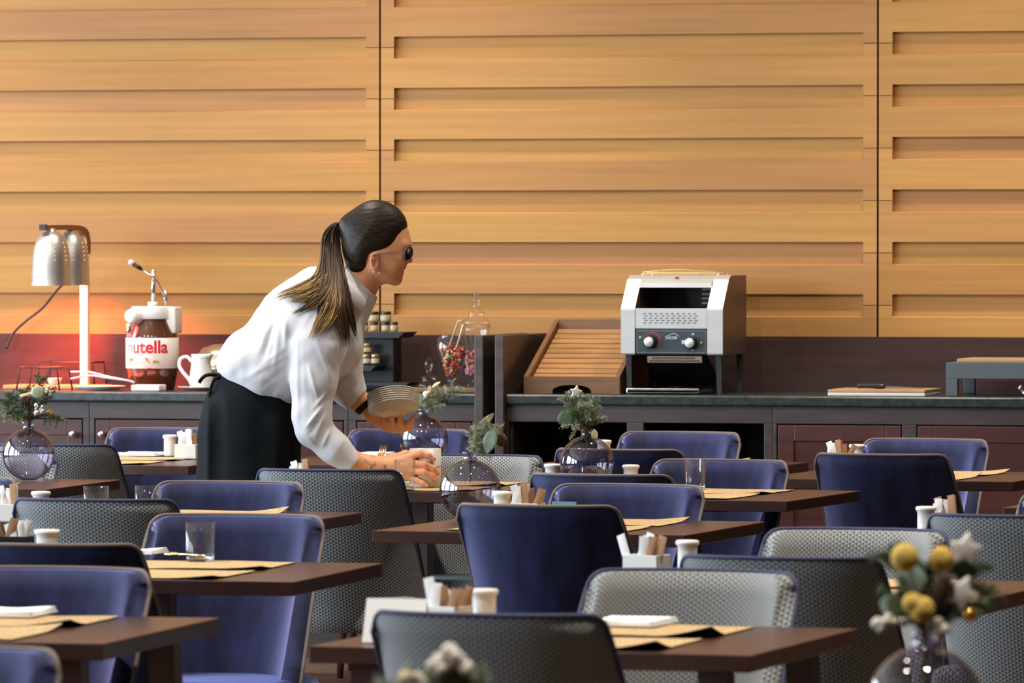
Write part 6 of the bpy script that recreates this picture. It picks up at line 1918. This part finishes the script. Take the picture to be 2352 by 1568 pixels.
axb = np.array([.99, -.08, -.1]); axb /= np.linalg.norm(axb); e1 = np.cross(axb, [0, 0, 1]); e1 /= np.linalg.norm(e1); e2 = np.cross(axb, e1)
for off in (-.006, .004):
    tube(bm, [bc + axb * (off + .004 * math.sin(2 * a)) + (e1 * math.cos(a) + e2 * math.sin(a)) * .0275 for a in [2 * PI * i / 36 for i in range(36)]], .0011, 6, closed=True)
for a in np.linspace(-.6, 1.6, 10): ball(bm, bc + axb * .0 + (e1 * math.cos(a + 2.2) + e2 * math.sin(a + 2.2)) * .028, .0028, u=8, v=6)
to_obj('bracelet', bm_cam(bm), M_gold, person, True)
bm = new(); bc = C(831, 928, -.165); axb = np.array([.70, -.70, 0]); e1 = np.array([.7, .7, 0]); e2 = np.array([0, 0, 1.])
R_ = [(.0275, -.020), (.0300, -.016), (.0310, 0), (.0295, .014), (.0265, .018)]
rows = [[bm.verts.new(bc + axb * h + (e1 * math.cos(a) + e2 * math.sin(a)) * r_) for a in [2 * PI * i / 30 for i in range(30)]] for r_, h in R_]
for a, b in zip(rows, rows[1:]):
    for i in range(30): bm.faces.new((a[i], a[(i + 1) % 30], b[(i + 1) % 30], b[i]))
to_obj('wristband', bm_cam(bm), mat('black_knit', (.010, .010, .011), .9), person, True)

# --- mug under her hand -----------------------------------------------------------------
Hm = .112
bm = new(); lathe(bm, [(0, 0), (CR * .96, 0), (CR, .003), (CR, Hm), (CR - .003, Hm), (CR - .003, .006), (0, .006)], 48)
M_mug = mat('cream_ceramic', (.64, .58, .50), .4)
o = to_obj('mug', bm, M_mug, None, True); o.location = Vector((CUP.x, CUP.y, TZ + .0035)); tag(o, 'tall white mug gripped by the woman\'s fingers', 'mug')
bm = new(); lathe(bm, [(CR + .0003, Hm * .55), (CR + .0012, Hm * .553), (CR + .0003, Hm * .556)], 48); to_obj('rib', bm, M_mug, o, True)
# --- the stack of plates on her other hand ----------------------------------------------
PC = C(905, 938, -.118); tl_ = math.radians(21)
axp = np.array([-.10, math.cos(tl_), -math.sin(tl_)]); axp /= np.linalg.norm(axp)
PR = .0765; M_plate = mat('stone_glaze', (.60, .55, .46), .35)
me0 = None
axw = RM @ Vector((axp[0], axp[1], axp[2]))
qrot = Vector((0, 0, 1)).rotation_difference(axw)
for k in range(7):
    c = to_world((PC + axp * (.0068 * k))[None])[0]
    if me0 is None:
        bm = new(); lathe(bm, [(0, -.0125), (.040, -.0125), (.041, -.0135), (.044, -.0135), (.045, -.0125), (.062, -.0075), (PR - .002, -.0005), (PR, .001), (PR - .0005, .0030), (PR - .003, .0032), (.060, -.004), (.044, -.0085), (0, -.009)], 64)
        p0 = o = to_obj('plate', bm, M_plate, None, True); o.rotation_mode = 'QUATERNION'; me0 = o.data
    else:
        o = p0.copy(); COL.objects.link(o)
    o.rotation_quaternion = qrot; o.location = c
    tag(o, 'small cream plate in the stack balanced on the woman\'s hand' if 0 < k < 6 else ('bottom plate of the stack, its underside facing us' if k == 0 else 'topmost plate of the stack on the woman\'s hand'), 'plate', 'plates stacked on the hand')
